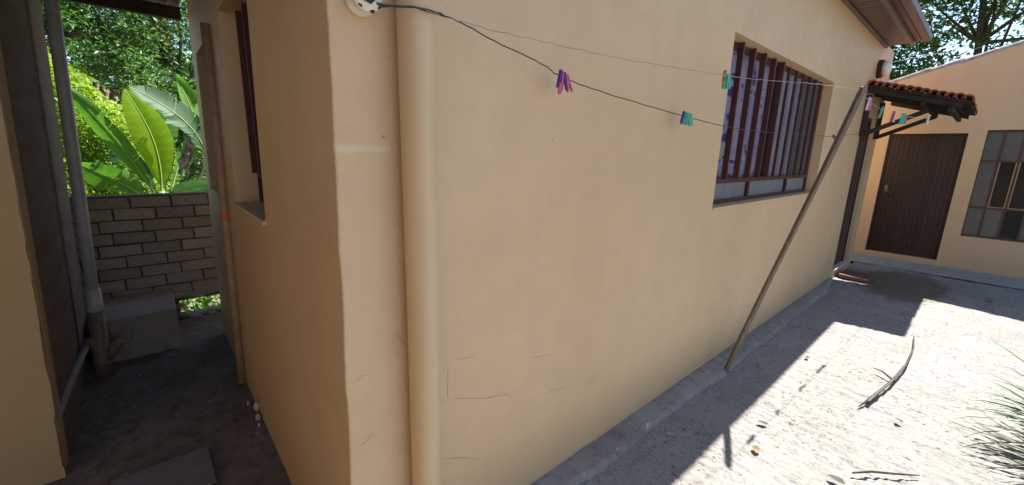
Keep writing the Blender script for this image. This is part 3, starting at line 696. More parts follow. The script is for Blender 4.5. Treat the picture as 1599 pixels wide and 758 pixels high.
for v in bm.verts: v.co.x += .006 * math.sin(v.co.y * 7) * (1 if v.co.x < FX - .02 else 0)
bmesh.ops.triangulate(bm, faces=[f for f in bm.faces if len(f.verts) > 4]); part('plinth', bm, M['plaster'], fb)
# brown boarded door
bm = BM(); box(bm, (FX + .075, FD0 + .03, FDZ0 + .004), (FX + .11, FD1 - .03, FDZ1 - .03)); fdoor = part('door', bm, M['door_wood'], fb, 'dark brown boarded door')
bm = BM(); box(bm, (FX + .04, FD0 + .001, FDZ0 + .002), (FX + .13, FD0 + .03, FDZ1 - .002)); box(bm, (FX + .04, FD1 - .03, FDZ0 + .002), (FX + .13, FD1 - .001, FDZ1 - .002)); box(bm, (FX + .04, FD0 + .03, FDZ1 - .03), (FX + .13, FD1 - .03, FDZ1 - .002)); part('frame', bm, M['dark_frame'], fdoor)
NB_ = 14; bw = (FD1 - FD0 - .064) / NB_
b = BM(); box(b, (0, .001, 0), (.010, bw - .001, FDZ1 - FDZ0 - .045), .0015); plm = mesh_of(b, 'plank')
for i in range(NB_): piece('plank', plm, M['door_wood'], fdoor, (FX + .062 + random.uniform(-.001, .001), FD0 + .032 + i * bw, FDZ0 + .008))
bm = BM(); box(bm, (FX + .056, FD1 - .115, 1.08), (FX + .063, FD1 - .075, 1.24), .002); tube(bm, [(FX + .058, FD1 - .095, 1.13), (FX + .015, FD1 - .095, 1.13), (FX + .012, FD1 - .20, 1.125)], .009, 8); part('handle', bm, M['metal'], fdoor, smooth=True)
# gridded steel window
bm = BM(); cols = [FW1, -.055, -.245, -.435, -.62, -.81, -1.0, FW1 * 0 + FW0]; rows = [FWZ0, .985, 1.665, FWZ1]
box(bm, (FX + .035, FW0 + .002, FWZ0 + .002), (FX + .075, FW1 - .002, FWZ0 + .03)); box(bm, (FX + .035, FW0 + .002, FWZ1 - .03), (FX + .075, FW1 - .002, FWZ1 - .002))
for i, y in enumerate(cols):
    a = max(y - .012, FW0 + .002); b_ = min(y + .012, FW1 - .002)
    box(bm, (FX + .036, a, FWZ0 + .03), (FX + .074, b_, FWZ1 - .03))
for zr in rows[1:3]: box(bm, (FX + .034, FW0 + .014, zr - .012), (FX + .076, FW1 - .014, zr + .012))
fwin = part('window', bm, M['maroon'], fb, 'gridded steel window with grey panes')
for ci in range(len(cols) - 1):
    for ri in range(3):
        y0, y1 = cols[ci + 1] + .012, cols[ci] - .012
        b = BM(); box(b, (FX + .055, y0, rows[ri] + .012), (FX + .059, y1, rows[ri + 1] - .012))
        dark = (ri == 1 and ci in (1, 2, 4)) or (ri == 0 and ci == 2)
        pn = part('pane', b, M['glass_dark'] if dark else M['glass_dusty'], fwin)
        if ri == 1 and ci in (1, 2):
            b = BM()
            for yy in (y0, y1 - .012): box(b, (FX + .026, yy, rows[1] + .013), (FX + .034, yy + .012, rows[2] - .013))
            box(b, (FX + .026, y0 + .012, rows[1] + .013), (FX + .034, y1 - .012, rows[1] + .024)); part('sash_edge', b, M['peg_wood'], fwin)
bm = BM(); box(bm, (FX + .9, FW0 - 1, .3), (FX + .95, FW1 + .4, 2.3)); part('inner_wall', bm, M['interior'], fb)

# ================================================================== TILED CANOPY
cp = thing('tiled_canopy', 'small dark timber canopy with red clay tiles above the house door', 'canopy', (7.8, .8, 2.3))
CX0, CX1, CY0, CY1 = 6.93, 8.85, .27, 1.19
def cz(y): return 2.29 + (y - CY0) * .275
def roundel(n=7, r=.056, L=.42):
    b = BM(); rings = []
    for x, rr_ in ((0, r), (L, r * .86)):
        ring = []
        for s in (1, .72):
            ring.append([b.verts.new((x, math.cos(math.pi * i / (n - 1)) * rr_ * s, math.sin(math.pi * i / (n - 1)) * rr_ * s * 1.0)) for i in range(n)])
        rings.append(ring)
    for i in range(n - 1):
        b.faces.new((rings[0][0][i], rings[1][0][i], rings[1][0][i + 1], rings[0][0][i + 1])); b.faces.new((rings[0][1][i], rings[0][1][i + 1], rings[1][1][i + 1], rings[1][1][i]))
        b.faces.new((rings[0][0][i], rings[0][0][i + 1], rings[0][1][i + 1], rings[0][1][i])); b.faces.new((rings[1][0][i], rings[1][1][i], rings[1][1][i + 1], rings[1][0][i + 1]))
    return mesh_of(b, 'tile', True)
tm = roundel()
nrow = 13
for i in range(nrow):
    y = CY0 + .035 + (CY1 - CY0 - .07) * i / (nrow - 1)
    for j in range(5):
        piece('tile', tm, M['tile'], cp, (CX0 - .045 + j * .385 + random.uniform(-.006, .006), y, cz(y) + .010 + random.uniform(-.003, .003)), (math.atan(.275) + random.uniform(-.05, .05), .01, random.uniform(-.02, .02)))
def slopebox(bm, x0, x1, y0, y1, lo, hi):
    vs = [bm.verts.new((x, y, cz(y) + d)) for d in (lo, hi) for (x, y) in ((x0, y0), (x1, y0), (x1, y1), (x0, y1))]
    for f in ((0, 3, 2, 1), (4, 5, 6, 7), (0, 1, 5, 4), (1, 2, 6, 5), (2, 3, 7, 6), (3, 0, 4, 7)): bm.faces.new([vs[i] for i in f])
bm = BM(); slopebox(bm, CX0, CX1, CY0 + .005, CY1, -.018, .004); part('deck', bm, M['dark_wood'], cp)
for x in (CX0 + .03, 7.9, 8.72):
    bm = BM(); slopebox(bm, x, x + .05, CY0 + .06, CY1 - .004, -.080, -.020); part('rafter', bm, M['dark_wood'], cp)
for x in (7.4,):
    bm = BM(); slopebox(bm, x, x + .05, CY0 + .09, CY1 - .004, -.085, -.020); part('rafter', bm, M['dark_wood'], cp)
for y, x0_, x1_ in ((.42, CX0 - .0, CX1 - .05), (.66, CX0 + .02, CX1 - .12)):
    bm = BM(); box(bm, (x0_, y - .022, cz(y) - .135), (x1_, y + .022, cz(y) - .083), .004); part('purlin', bm, M['dark_wood'], cp)
for x in (7.0, 7.98):
    bm = BM(); box(bm, (x - .028, 1.145, 1.93), (x + .028, 1.196, cz(1.16) - .105), .003); part('wall_post', bm, M['dark_wood'], cp)
    bm = BM(); beam(bm, (x, 1.15, 1.96), (x, .60, cz(.60) - .16), .045, .05); part('brace', bm, M['dark_wood'], cp)

# ================================================================== CLOTHES LINES, POLE, PEGS
def wire(pts, r, mat, label, n=8, wob=.002):
    P = [Vector(p) for p in pts]; out = []
    for i in range(len(P) - 1):
        p0, p1, p2, p3 = P[max(i - 1, 0)], P[i], P[i + 1], P[min(i + 2, len(P) - 1)]
        for k in range(n):
            t = k / n
            out.append(.5 * ((2 * p1) + (p2 - p0) * t + (2 * p0 - 5 * p1 + 4 * p2 - p3) * t * t + (3 * p1 - p0 - 3 * p2 + p3) * t ** 3) + Vector((0, random.uniform(-1, 1), random.uniform(-1, 1))) * wob)
    out.append(P[-1]); bm = BM(); tube(bm, out, r, 6); o = part('clothes_line', bm, mat, None, smooth=True); tag(o, label, 'wire', 'washing wires strung along the house'); return o
W1 = [(.505, 1.145, 1.993), (.60, 1.083, 1.988), (.684, 1.078, 1.981), (.85, 1.068, 1.977), (1.069, 1.038, 1.974), (1.367, .994, 1.971), (1.70, .945, 1.979), (2.082, .888, 1.99), (2.463, .831, 2.009), (3.031, .747, 2.05), (3.60, .664, 2.075)]
W2 = [(.51, 1.15, 1.985), (.595, 1.083, 1.986), (.70, 1.078, 1.982), (.889, 1.11, 1.961), (1.125, 1.12, 1.923), (1.23, 1.12, 1.895), (1.56, 1.12, 1.865), (2.199, 1.12, 1.826), (2.646, 1.12, 1.807), (3.473, 1.12, 1.806), (5.31, 1.12, 1.857), (6.475, 1.12, 1.937), (7.0, 1.15, 1.97)]
W3 = [(3.64, .658, 2.07), (3.892, .649, 2.032), (4.338, .635, 2.008), (4.817, .62, 2.01), (5.246, .607, 2.024), (5.9, .585, 2.06), (6.98, .56, 2.125)]
wire(W1, .0012, M['wire_light'], 'thin pale upper wire from the insulator to the pole top')
wire(W2, .0021, M['wire_dark'], 'dark sagging lower wire passing behind the pole to the canopy post')
wire(W3, .0016, M['wire_light'], 'short pale wire from the pole top to the canopy')
bm = BM(); tube(bm, [(.505, 1.15, 1.99), (.55, 1.108, 1.984), (.595, 1.083, 1.987), (.632, 1.083, 1.985), (.66, 1.081, 1.984), (.70, 1.078, 1.982)], .0027, 6); o = part('twisted_wire_end', bm, M['wire_dark'], None); tag(o, 'thick twisted wire end tied at the porcelain insulator', 'wire')
bm = BM(); tube(bm, [(7.40, 1.12, 2.86), (9.5, .95, 3.28), (12, .7, 3.72), (15, .45, 4.3)], .004, 5); o = part('overhead_cable', bm, M['wire_light'], None); tag(o, 'thin overhead cable from the wall lamp towards the trees', 'cable')
# prop pole: a weathered batten, slightly bent, ragged at the top
A = Vector((3.19, 1.075, -.005)); B = Vector((3.645, .656, 2.09)); bm = BM(); N = 14; rings = []
d = (B - A).normalized(); s = d.cross(Vector((0, 0, 1))).normalized(); u = s.cross(d)
for i in range(N + 1):
    t = i / N; c = A.lerp(B, t) + s * .008 * math.sin(t * math.pi) + u * .006 * math.sin(t * 5)
    wx = .0145 + .006 * t + random.uniform(-.001, .001); wz = .013 + .002 * math.sin(t * 9)
    rings.append([bm.verts.new(c + s * wx * a + u * wz * b_) for a, b_ in ((-1, -.8), (-.8, -1), (.8, -1), (1, -.8), (1, .8), (.8, 1), (-.8, 1), (-1, .8))])
for k, vtx in enumerate(rings[-1]): vtx.co += d * random.uniform(-.02, .02) + d * (.02 if k in (2, 3, 4, 5) else 0)
for a, b_ in zip(rings, rings[1:]):
    for k in range(8): bm.faces.new((a[k], a[(k + 1) % 8], b_[(k + 1) % 8], b_[k]))
bm.faces.new(rings[0][::-1]); bm.faces.new(rings[-1])
o = part('prop_pole', bm, M['old_wood'], None); tag(o, 'long weathered wooden batten propping up the washing wire, its foot by the kerb', 'pole')

# pegs
def peg_proto():
    r = thing('clothes_peg', 'peg', 'peg', (0, 0, 0), 'clothes pegs on the wires')
    for sgn in (-1, 1):
        b = BM(); prof = [(-.044, .0045, .0028), (-.03, .005, .003), (-.012, .0055, .0036), (.0, .005, .0034), (.012, .0052, .003), (.021, .004, .0024)]
        rg = []
        for (zz, wy, wx) in prof:
            off = sgn * (.0042 + max(0, -zz - .006) * .17)
            rg.append([b.verts.new((off + a * wx, c * wy, zz)) for a, c in ((-1, -1), (1, -1), (1, 1), (-1, 1))])
        for p_, q in zip(rg, rg[1:]):
            for k in range(4): b.faces.new((p_[k], p_[(k + 1) % 4], q[(k + 1) % 4], q[k]))
        b.faces.new(rg[0][::-1]); b.faces.new(rg[-1]); part('prong', b, None, r)
    b = BM(); tube(b, [(.0075 * math.cos(t), -.006 + .0012 * t, -.005 + .0055 * math.sin(t)) for t in np.linspace(0, 9.5, 18)], .0009, 4); part('spring', b, M['metal'], r)
    return r
P0 = peg_proto(); first = [True]
def peg(loc, col, label, yaw=.6, tilt=0.0, roll=0.0, sc=1.0):
    if first[0]: r = P0; first[0] = False; kids = list(P0.children)
    else:
        r = P0.copy(); COL.objects.link(r); kids = []
        for c in P0.children:
            q = c.copy(); COL.objects.link(q); q.parent = r; kids.append(q)
    for q in kids:
        if q.name.startswith('prong'):
            if not q.data.materials: q.data.materials.append(None)
            q.material_slots[0].link = 'OBJECT'; q.material_slots[0].material = M['peg_' + col]
    r.location = loc; r.rotation_euler = (tilt, roll, yaw); r.scale = (sc,) * 3; r['label'] = label
    return r
peg((1.212, 1.12, 1.900), 'purple', 'left purple clothes peg on the lower wire above the middle of the wall', .2, .05, .08)
peg((1.232, 1.12, 1.895), 'purple', 'purple clothes peg hanging right against the pink one', -.35, -.06, -.04)
peg((1.252, 1.119, 1.890), 'pink', 'pink clothes peg beside two purple ones on the lower wire', -.1, -.22, -.16)
peg((1.224, 1.124, 1.890), 'pink', 'pink peg half hidden behind the two purple ones on the lower wire', .9, .1, 0, 1.2)
peg((2.175, 1.12, 1.830), 'purple', 'purple peg leftmost in the teal cluster on the lower wire', .3, .1, .22)
peg((2.205, 1.12, 1.828), 'teal', 'teal peg next to the purple one on the lower wire left of the window', .2, .05, .05)
peg((2.232, 1.12, 1.826), 'green', 'dull green peg between two teal ones left of the window', -.3, -.1, 0)
peg((2.262, 1.12, 1.824), 'teal', 'teal peg rightmost in its cluster on the lower wire', -.2, -.05, -.14)
peg((2.075, .889, 1.993), 'wood', 'wooden clothes peg clipped sideways on the upper wire by the window', .4, 0, 1.1, 1.5)
peg((2.08, .888, 1.977), 'green', 'dark green peg under the wooden one on the upper wire', .2, .05, .15)
peg((2.106, .885, 1.977), 'teal', 'teal peg under the wooden one on the upper wire', -.2, 0, -.1)
peg((3.885, .649, 2.030), 'pale', 'white peg just right of the pole top', .3, .1, .2, 1.3)
peg((3.93, .648, 2.026), 'pink', 'pink peg just right of the pole top beside a white one', -.3, .1, -.15, 1.25)
peg((4.338, .635, 2.004), 'green', 'lone grey green peg on the short wire in front of the canopy', .4, .2, .12, 1.3)
peg((4.78, .621, 2.006), 'red', 'dark red peg on the short wire in front of the canopy', .3, .1, .1, 1.3)
peg((4.85, .619, 2.008), 'pale', 'white peg between red and teal ones under the canopy', -.2, 0, .15, 1.3)
peg((5.19, .609, 2.018), 'teal', 'teal peg on the short wire in front of the canopy, left of its teal neighbour', .3, .1, .18, 1.45)
peg((5.26, .607, 2.022), 'teal', 'teal peg touching the pink one in front of the canopy', .0, 0, 0, 1.45)
peg((5.33, .604, 2.026), 'pink', 'pink peg beside two teal ones in front of the canopy', -.3, 0, -.1, 1.45)
peg((6.70, .566, 2.105), 'cream', 'cream peg at the right end of the short wire', .3, 0, .05, 1.7)
peg((5.36, 1.12, 1.858), 'wood', 'old wooden peg on the lower wire just left of the pole', .8, .2, 1.1, 1.3)
peg((5.72, 1.12, 1.882), 'red', 'small red peg on the lower wire just right of the pole', .3, 0, -.5, 1.3)

# ================================================================== YARD OBJECTS
# curved dry frond base
pts = [(5.263, .194), (4.859, .165), (4.383, .165), (3.955, .202), (3.505, .272)]
bm = BM(); rings = []; N = 30
for i in range(N + 1):
    t = i / N * (len(pts) - 1); k = min(int(t), len(pts) - 2); f = t - k
    f2 = f * f * (3 - 2 * f) * .3 + f * .7
    c = Vector((pts[k][0] * (1 - f2) + pts[k + 1][0] * f2, pts[k][1] * (1 - f2) + pts[k + 1][1] * f2, .008 + .025 * math.sin(i / N * math.pi)))
    wd = (.004 + .007 * (i / N)) * (1.0 if i < N - 3 else 1.2); 
    d = Vector((-1, .05, 0)); sd_ = Vector((0, 1, 0))
    rings.append([bm.verts.new(c + sd_ * wd * a + Vector((0, 0, b_))) for a, b_ in ((-1, .012), (-.4, .0), (.4, .0), (1, .012), (.5, .016 + .004 * math.sin(i)), (-.5, .016))])
for a, b_ in zip(rings, rings[1:]):
    for k in range(6): bm.faces.new((a[k], a[(k + 1) % 6], b_[(k + 1) % 6], b_[k]))
bm.faces.new(rings[0][::-1]); bm.faces.new(rings[-1])
fr = part('dry_frond', bm, M['stick'], None, smooth=True); tag(fr, 'long curved dark dry frond lying on the sunlit concrete', 'frond')
bm = BM(); tube(bm, [(4.02, .19, .02), (4.10, .27, .035), (4.13, .33, .03)], [.008, .006, .003], 6); part('side_twig', bm, M['stick'], fr)
bm = BM(); tube(bm, [(3.54, .268, .02), (3.46, .29, .012), (3.42, .30, .006)], [.008, .006, .003], 6); part('tail', bm, M['stick'], fr)
# red clay slab at the house step
bm = BM(); box(bm, (-.21, -.165, 0), (.21, .165, .045), .008, 2)
for v in bm.verts: v.co += Vector((random.uniform(-1, 1), random.uniform(-1, 1), random.uniform(-1, 1))) * .003
bm.transform(Matrix.Translation((7.42, .985, .004)) @ Matrix.Rotation(-.03, 4, 'Z') @ Matrix.Rotation(.03, 4, 'X')); o = part('clay_slab', bm, M['slab_red'], None); tag(o, 'square reddish clay slab lying as a step below the house door', 'slab')
# fallen leaves and twigs
def dry_leaf(x, y, s, yaw, label, mat='dead'):
    bm = BM(); L = []
    for i in range(7):
        t = i / 6; wd = s * .32 * math.sin(math.pi * min(1, t * 1.02 + .04)) ** .8; z = .006 + s * .22 * (t - .4) ** 2 + .004
        L.append((bm.verts.new((s * (t - .5), wd, z + wd * .5)), bm.verts.new((s * (t - .5), 0, z)), bm.verts.new((s * (t - .5), -wd, z + wd * .35))))
    for a, b_ in zip(L, L[1:]): bm.faces.new((a[0], a[1], b_[1], b_[0])); bm.faces.new((a[1], a[2], b_[2], b_[1]))
    bm.transform(Matrix.Translation((x, y, 0)) @ Matrix.Rotation(yaw, 4, 'Z')); o = part('dry_leaf', bm, M[mat], None); tag(o, label, 'leaf', 'fallen leaves on the concrete')
dry_leaf(2.41, .591, .07, .4, 'tan curled leaf on sunlit concrete just below the pole shadow')
dry_leaf(2.704, .655, .06, 2.0, 'dark curled leaf on sunlit concrete right of the pole shadow', 'stick')
dry_leaf(3.425, .10, .05, 1.0, 'dark leaf scrap on sunlit concrete below the curved frond', 'stick')
dry_leaf(3.965, .728, .045, .3, 'dark leaf crumb by the shadow edge under the window', 'stick')
dry_leaf(2.49, .239, .075, 1.4, 'dark curled leaf at the bottom edge of the sunlit concrete', 'stick')
dry_leaf(7.537, -.276, .11, .3, 'brown leaf lying where the far shadow begins', 'dead')
dry_leaf(1.62, 1.10, .03, .3, 'pale leaf scrap on the smooth kerb strip', 'rubble')
dry_leaf(2.15, .98, .035, 1.3, 'pale leaf scrap on the rough concrete beside the kerb strip', 'rubble')
bm = BM(); tube(bm, [(2.613, .195, .012), (2.70, .13, .016), (2.80, .03, .012), (2.877, -.041, .010)], [.004, .006, .005, .003], 6); o = part('twig', bm, M['stick'], None); tag(o, 'thin dry twig on the concrete near the bottom edge', 'twig')

# spiky grass clump
sg = thing('spiky_plant', 'clump of long narrow spiky green blades at the right edge of the yard', 'plant', (3.72, -.74, 0))
def blade_mesh(L, wd, bend, seed):
    r = random.Random(seed); N = 7; V = []; Fq = []; x = z = 0.0; a = 0.0
    for i in range(N + 1):
        t = i / N; ww = wd * (1 - t ** 2.2) * (.55 + .45 * min(1, t * 5)) + .0004
        V += [(x, -ww, z + ww * .5), (x, 0, z), (x, ww, z + ww * .5)]
        if i < N:
            a = -bend * t * t; x += L / N * math.cos(a); z += L / N * math.sin(a)
    for i in range(N):
        k = i * 3; Fq += [(k, k + 1, k + 4, k + 3), (k + 1, k + 2, k + 5, k + 4)]
    sh = np.full(len(V), r.uniform(.1, 1.0)); return np_mesh('blade', np.array(V), np.array(Fq), sh, True)
BL = [blade_mesh(random.uniform(.38, .72), random.uniform(.005, .012), random.uniform(.3, 1.5), i) for i in range(24)]
for i in range(290):
    az = random.uniform(0, 2 * math.pi); el = random.triangular(-.05, 1.35, .45)
    r0 = random.uniform(0, .10); q = random.uniform(0, 6.28)
    o = piece('blade', random.choice(BL), M['blade'], sg, (3.72 + r0 * math.cos(q), -.74 + r0 * math.sin(q), .02 + random.uniform(0, .12)), (0, 0, 0))
    o.rotation_euler = (Matrix.Rotation(az, 3, 'Z') @ Matrix.Rotation(-el, 3, 'Y') @ Matrix.Rotation(random.uniform(-.8, .8), 3, 'X')).to_euler()

# ================================================================== VEGETATION
def mound(n, c, rad, shell=.35, lump=.18, seed=0, zmin=-.3):
    """points and outward normals through an uneven, lumpy volume"""
    D = unit(RNG.normal(size=(n, 3))); ph = np.array(c)
    l = 1 + lump * (np.sin(D[:, 0] * 7 + seed) * np.sin(D[:, 1] * 6 + seed * 2) + .8 * np.sin(D[:, 2] * 9 + D[:, 0] * 5 + seed))
    r = (1 - shell * RNG.random(n) ** 1.6) * l
    P = ph + D * r[:, None] * np.array(rad)
    N = unit(D * .8 + RNG.normal(size=(n, 3)) * .55 + np.array([0, 0, .35])); ok = P[:, 2] > zmin
    return P[ok], N[ok]
def crown(name, sets, size, mat, parent, asp=.45, shade_noise=2.2):
    P = np.concatenate([s[0] for s in sets]); N = np.concatenate([s[1] for s in sets])
    V, F = leaves(P, N, size, asp)
    sh = np.clip(.5 + .35 * np.sin(P[:, 0] * shade_noise * 2.1) * np.sin(P[:, 2] * shade_noise * 2 + P[:, 1]) + RNG.normal(size=len(P)) * .22, 0, 1)
    o = link(name, np_mesh(name, V - np.array(ORG[parent]), F, np.repeat(sh, 4)), mat, parent); return o
def clusters(n_cl, per, c, rad, cr, seed):
    """leaf clusters hung in a crown volume, with gaps between them"""
    out = []
    D = unit(RNG.normal(size=(n_cl, 3))); C = np.array(c) + D * (RNG.random((n_cl, 1)) ** .45) * np.array(rad)
    for q in C:
        r = cr * RNG.uniform(.6, 1.4); k = int(per * RNG.uniform(.6, 1.3))
        d = RNG.normal(size=(k, 3)) * np.array([1, 1, .5]) * r * .55
        P = q + d; N = unit(d * .5 + RNG.normal(size=(k, 3)) * .5 + np.array([0, 0, .9])); out.append((P, N))
    return out, C
def trunk_bm(base, top, r0, r1, C, nl, bend=.3, seed=0):
    r = random.Random(seed); bm = BM(); base = Vector(base); top = Vector(top)
    mid = base.lerp(top, .5) + Vector((r.uniform(-1, 1), r.uniform(-1, 1), 0)) * bend
    path = [base, base.lerp(mid, .5), mid, mid.lerp(top, .55), top]
    tube(bm, path, [r0, r0 * .85, (r0 + r1) / 2, r1 * 1.2, r1], 10)
    for q in r.sample(list(range(len(C))), min(nl, len(C))):
        e = Vector(C[q]); s = path[r.choice((2, 3, 3, 4))]
        m1 = s.lerp(e, .5) + Vector((r.uniform(-.2, .2), r.uniform(-.2, .2), r.uniform(-.1, .35)))
        tube(bm, [s, s.lerp(m1, .6), m1, e], [r1 * .8, r1 * .55, r1 * .4, r1 * .12], 6)
    return bm
def tree(label, base, top, r0, r1, ncl, per, c, rad, cr, size, mat, nl=14, group=None, seed=0, asp=.45):
    t = thing('tree', label, 'tree', base, group)
    s, C = clusters(ncl, per, c, rad, cr, seed)
    part('trunk', trunk_bm(base, top, r0, r1, C, nl, .3, seed), M['bark'], t, smooth=True)
    crown('crown', s, size, mat, t, asp); return t
# leafy hedge beyond the alley wall
hd = thing('hedge_bush', 'big rounded yellow-green bush beyond the alley brick wall', 'bush', (-1.0, 8.7, -.35))
crown('foliage', [mound(42000, (-1.05, 8.9, .85), (1.35, 1.3, 2.1), .3, .08, 1), mound(12000, (-.42, 8.3, .7), (.62, .6, 1.35), .35, .13, 2)], .066, M['hedge'], hd, .5)
bm = trunk_bm((-1.1, 8.7, -.35), (-1.0, 8.7, 1.4), .09, .05, [(-1.6, 8.5, 1.9), (-.6, 8.4, 1.9), (-1.1, 9.1, 2.0), (-.5, 8.9, 1.4)], 4); part('stem', bm, M['bark'], hd)
tree('dark leafy tree behind the yellow-green bush, seen through the alley', (-1.2, 13.6, -.35), (-1.0, 13.6, 4.6), .16, .08, 105, 150, (-1.3, 13.6, 4.2), (2.6, 1.5, 2.3), .48, .125, M['tree_a'], 14, 'trees beyond the alley', 3)
tree('dark tree with a forked trunk at the right of the alley opening', (.75, 15.2, -.35), (.9, 15.2, 4.8), .15, .08, 95, 150, (1.3, 15.4, 4.4), (2.2, 1.4, 2.6), .48, .125, M['tree_a'], 14, 'trees beyond the alley', 5)
tree('tall slender trunked tree farther off between the two dark trees', (.15, 17.5, -.35), (.2, 17.5, 6.2), .13, .07, 70, 130, (-.1, 17.8, 5.2), (2.8, 1.5, 2.6), .55, .14, M['tree_b'], 10, 'trees beyond the alley', 6)
tree('low bright green shrub tree right of the yellow-green bush', (.65, 10.6, -.35), (.7, 10.6, 1.6), .07, .04, 46, 120, (.75, 10.7, 1.7), (1.0, .8, 1.15), .42, .10, M['tree_b'], 10, 'trees beyond the alley', 8)
tree('far dark tree filling the lower background beyond the alley', (-.3, 21, -.35), (-.3, 21, 3.0), .2, .1, 110, 130, (0, 21, 2.0), (4.6, 1.2, 3.4), .9, .24, M['tree_a'], 8, 'trees beyond the alley', 9)
# undergrowth right behind the wall
ug = thing('leafy_weed', 'bright leafy weed showing through the gap under the brick wall', 'plant', (.25, 5.75, -.35))
crown('foliage', [mound(420, (.28, 5.75, -.18), (.55, .38, .30), .8, .1, 4)], .085, M['cover'], ug, .6)
b = BM(); 
for k in range(7): tube(b, [(.25 + .05 * k - .15, 5.7, -.36), (.25 + .09 * k - .3, 5.66, -.05 + .02 * k)], [.006, .003], 5)
part('stem', b, M['stalk'], ug)

# banana plant
bp = thing('banana_plant', 'banana plant with broad leaves just beyond the alley brick wall', 'plant', (.14, 6.35, -.35))
b = BM(); tube(b, [(.14, 6.35, -.35), (.14, 6.35, .2), (.13, 6.34, .7), (.12, 6.33, 1.06)], [.085, .075, .06, .04], 16); part('stalk', b, M['stalk'], bp, smooth=True)
def banana_leaf(ctrl, wmax, side, mat, tears=0.0, seed=0, fold=.18, wpos=.42, label=None, petiole=.08):
    r = random.Random(seed); c = [Vector(p) for p in ctrl]; side = Vector(side).normalized(); N = 44; mid = []
    n = len(c) - 1
    for i in range(N + 1):
        t = i / N
        if n == 2: p = c[0] * (1 - t) ** 2 + c[1] * 2 * t * (1 - t) + c[2] * t * t
        else: p = c[0] * (1 - t) ** 3 + c[1] * 3 * t * (1 - t) ** 2 + c[2] * 3 * t * t * (1 - t) + c[3] * t ** 3
        mid.append(p)
    bm = BM(); uvl = bm.loops.layers.uv.new('UVMap')
    def wid(t):
        if t < petiole: return .004
        q = (t - petiole) / (1 - petiole)
        return wmax * max(.01, (min(1, q / wpos) ** .55 if q < wpos else (1 - ((q - wpos) / (1 - wpos)) ** 2.3) ** .8))
    for sg_ in (-1, 1):
        prev = None; off = 0.0
        for i in range(N + 1):
            t = i / N; d = (mid[min(i + 1, N)] - mid[max(i - 1, 0)]).normalized(); s = (side - d * side.dot(d)).normalized(); nrm = s.cross(d)
            w_ = wid(t); cols_ = []
            for k in range(4):
                f = k / 3; rip = .004 * math.sin(i * 1.9 + k) * f * (1 if sg_ > 0 else .8)
                cols_.append(mid[i] + s * sg_ * w_ * f * (1 - .08 * f) + d * (w_ * .35 * f) + nrm * (w_ * (fold * f * 1.0 - .25 * f * f) + rip * min(1, w_ * 12) + off * f * f))
            vs = [bm.verts.new(p) for p in cols_]
            if prev is not None:
                for k in range(3):
                    fc = bm.faces.new((prev[k], prev[k + 1], vs[k + 1], vs[k]) if sg_ > 0 else (prev[k], vs[k], vs[k + 1], prev[k + 1]))
                    fc.smooth = True
                    for lp in fc.loops:
                        lp[uvl].uv = ((lp.vert in (prev[k + 1], vs[k + 1])) * .33 + k * .33, (i if lp.vert in vs else i - 1) / N)
            if r.random() < tears and petiole < t < .95:      # a tear: the blade restarts slightly apart
                off = r.uniform(-.05, .03); cols2 = []
                gap = r.uniform(.004, .016)
                for k in range(4): cols2.append(cols_[k] + d * gap * (k / 3) ** 1.5 + nrm * off * (k / 3) ** 2 * .6)
                vs = [bm.verts.new(p) for p in cols2]
            prev = vs
    lf = part('leaf', bm, mat, bp, label)
    b2 = BM(); tube(b2, mid, [.010 * (1 - .8 * i / N) + .0015 for i in range(N + 1)], 6); part('midrib', b2, M['midrib'], lf, smooth=True)
    return lf
banana_leaf([(.115, 6.33, .98), (.19, 6.30, 1.50), (.12, 6.28, 1.78), (-.05, 6.34, 2.17)], .20, (.93, .25, .28), M['ban_bright'], .0, 1, .30, .36, 'bright sunlit upright leaf', .10)
banana_leaf([(.30, 6.5, .95), (.85, 6.25, 1.45), (.50, 6.15, 1.93), (-.02, 6.18, 2.19)], .19, (-.45, -.5, -.75), M['ban_dark'], .42, 2, .12, .5, 'waxy dark arching leaf with torn edge', .30)
banana_leaf([(.62, 6.6, 1.0), (.64, 6.6, 1.6), (.56, 6.6, 2.0), (.42, 6.62, 2.40)], .13, (-.8, -.5, -.1), M['ban_mid'], .2, 3, .2, .5, None, .25)
banana_leaf([(.06, 6.35, 1.0), (-.02, 6.25, 1.35), (-.22, 6.22, 1.70), (-.50, 6.25, 2.16)], .115, (.75, -.4, .5), M['ban_mid'], .05, 4, .25, .45, None, .12)
banana_leaf([(.04, 6.3, .90), (-.10, 6.12, 1.16), (-.28, 6.0, 1.22), (-.50, 5.95, 1.40)], .16, (.35, -.40, .85), M['ban_mid'], .08, 5, .2, .45, None, .10)
banana_leaf([(.14, 6.3, .95), (.26, 6.1, 1.10), (.42, 6.0, 1.12), (.72, 5.95, 1.18)], .12, (.1, -.55, .8), M['ban_dark'], .1, 6, .2, .45, None, .10)
banana_leaf([(.18, 6.4, .95), (.34, 6.5, 1.40), (.40, 6.55, 1.60), (.60, 6.6, 1.66)], .14, (-.5, -.6, .5), M['ban_mid'], .25, 7, .2, .45, None, .10)
banana_leaf([(.10, 6.45, .95), (.02, 6.6, 1.30), (-.08, 6.7, 1.45), (-.30, 6.8, 1.40)], .13, (.3, -.6, .7), M['ban_dark'], .15, 8, .2, .45, None, .10)
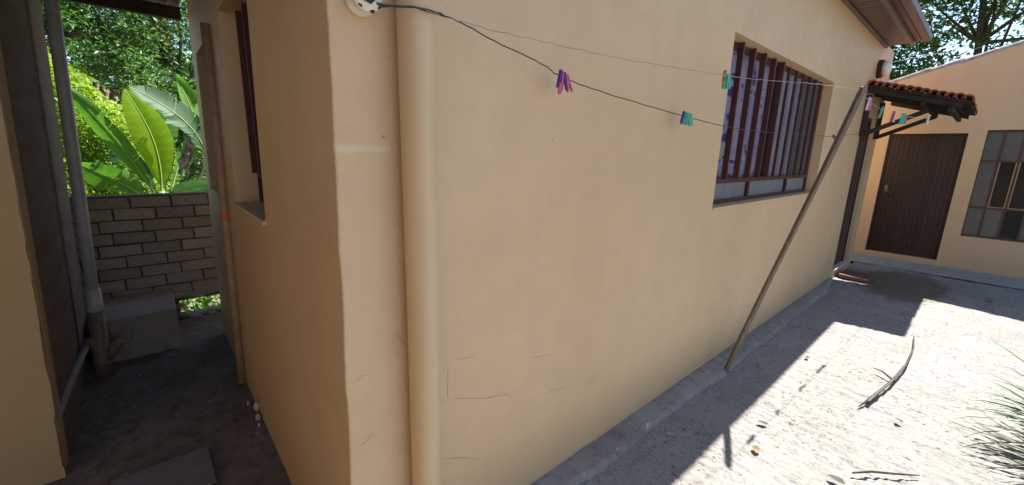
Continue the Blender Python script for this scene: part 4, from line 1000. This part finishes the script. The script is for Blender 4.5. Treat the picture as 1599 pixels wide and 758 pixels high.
banana_leaf([(.16, 6.45, .95), (.22, 6.7, 1.55), (.24, 6.8, 1.85), (.34, 6.9, 1.95)], .15, (.9, -.3, .1), M['ban_mid'], .2, 9, .2, .45, None, .10)
for k, (x, z0, z1, sw) in enumerate(((.47, 1.80, 1.40, .05), (.42, 1.62, 1.24, .045), (.36, 1.50, 1.20, .03))):
    b = BM(); prev = None
    for i in range(13):
        t = i / 12; z = z0 + (z1 - z0) * t; w_ = sw * math.sin(math.pi * (.12 + .86 * t)) * (1 + .25 * math.sin(i * 2.3))
        cx = x - .05 * t + .012 * math.sin(i * 1.3); vs = [b.verts.new((cx + a * w_, 6.2 + .03 * math.sin(i * .9 + a * 2) + .02 * abs(a), z)) for a in (-1, -.3, .35, 1)]
        if prev:
            for q in range(3): b.faces.new((prev[q], prev[q + 1], vs[q + 1], vs[q]))
        prev = vs
    part('withered_leaf', b, M['grey_dead'], bp, 'grey withered leaf hanging down')

for (x, y, z, sc_) in ((-.19, 6.75, 2.13, .07), (-.26, 6.72, 2.2, .05), (-.13, 6.78, 2.07, .045)):
    b = BM(); prev = None
    for i in range(9):
        t = i / 8; w_ = sc_ * math.sin(math.pi * (.08 + .88 * t)) * .6; vs = [b.verts.new((x + sc_ * 2.2 * (t - .5) + a * w_ * .3, y + .02 * math.sin(i * 1.7 + a), z - sc_ * 1.6 * (t - .5) + a * w_)) for a in (-1, 0, 1)]
        if prev:
            for q in range(2): b.faces.new((prev[q], prev[q + 1], vs[q + 1], vs[q]))
        prev = vs
    part('withered_leaf', b, M['dead'], bp, 'curled brown leaf tip')
# trees beyond the far building
tree('large backlit tree with pale twisting limbs above the far roof', (16.5, .2, -.35), (16.0, .9, 6.0), .13, .06, 215, 120, (16.3, .4, 6.3), (2.4, 3.6, 2.7), .55, .14, M['tree_b'], 20, 'trees beyond the far building', 11)
tree('dark green tree in the notch between the house eave and far roof', (15.0, 3.0, -.35), (14.8, 2.8, 3.8), .11, .06, 80, 120, (15.0, 2.7, 4.2), (1.5, 1.3, 1.7), .5, .12, M['tree_a'], 12, 'trees beyond the far building', 12)
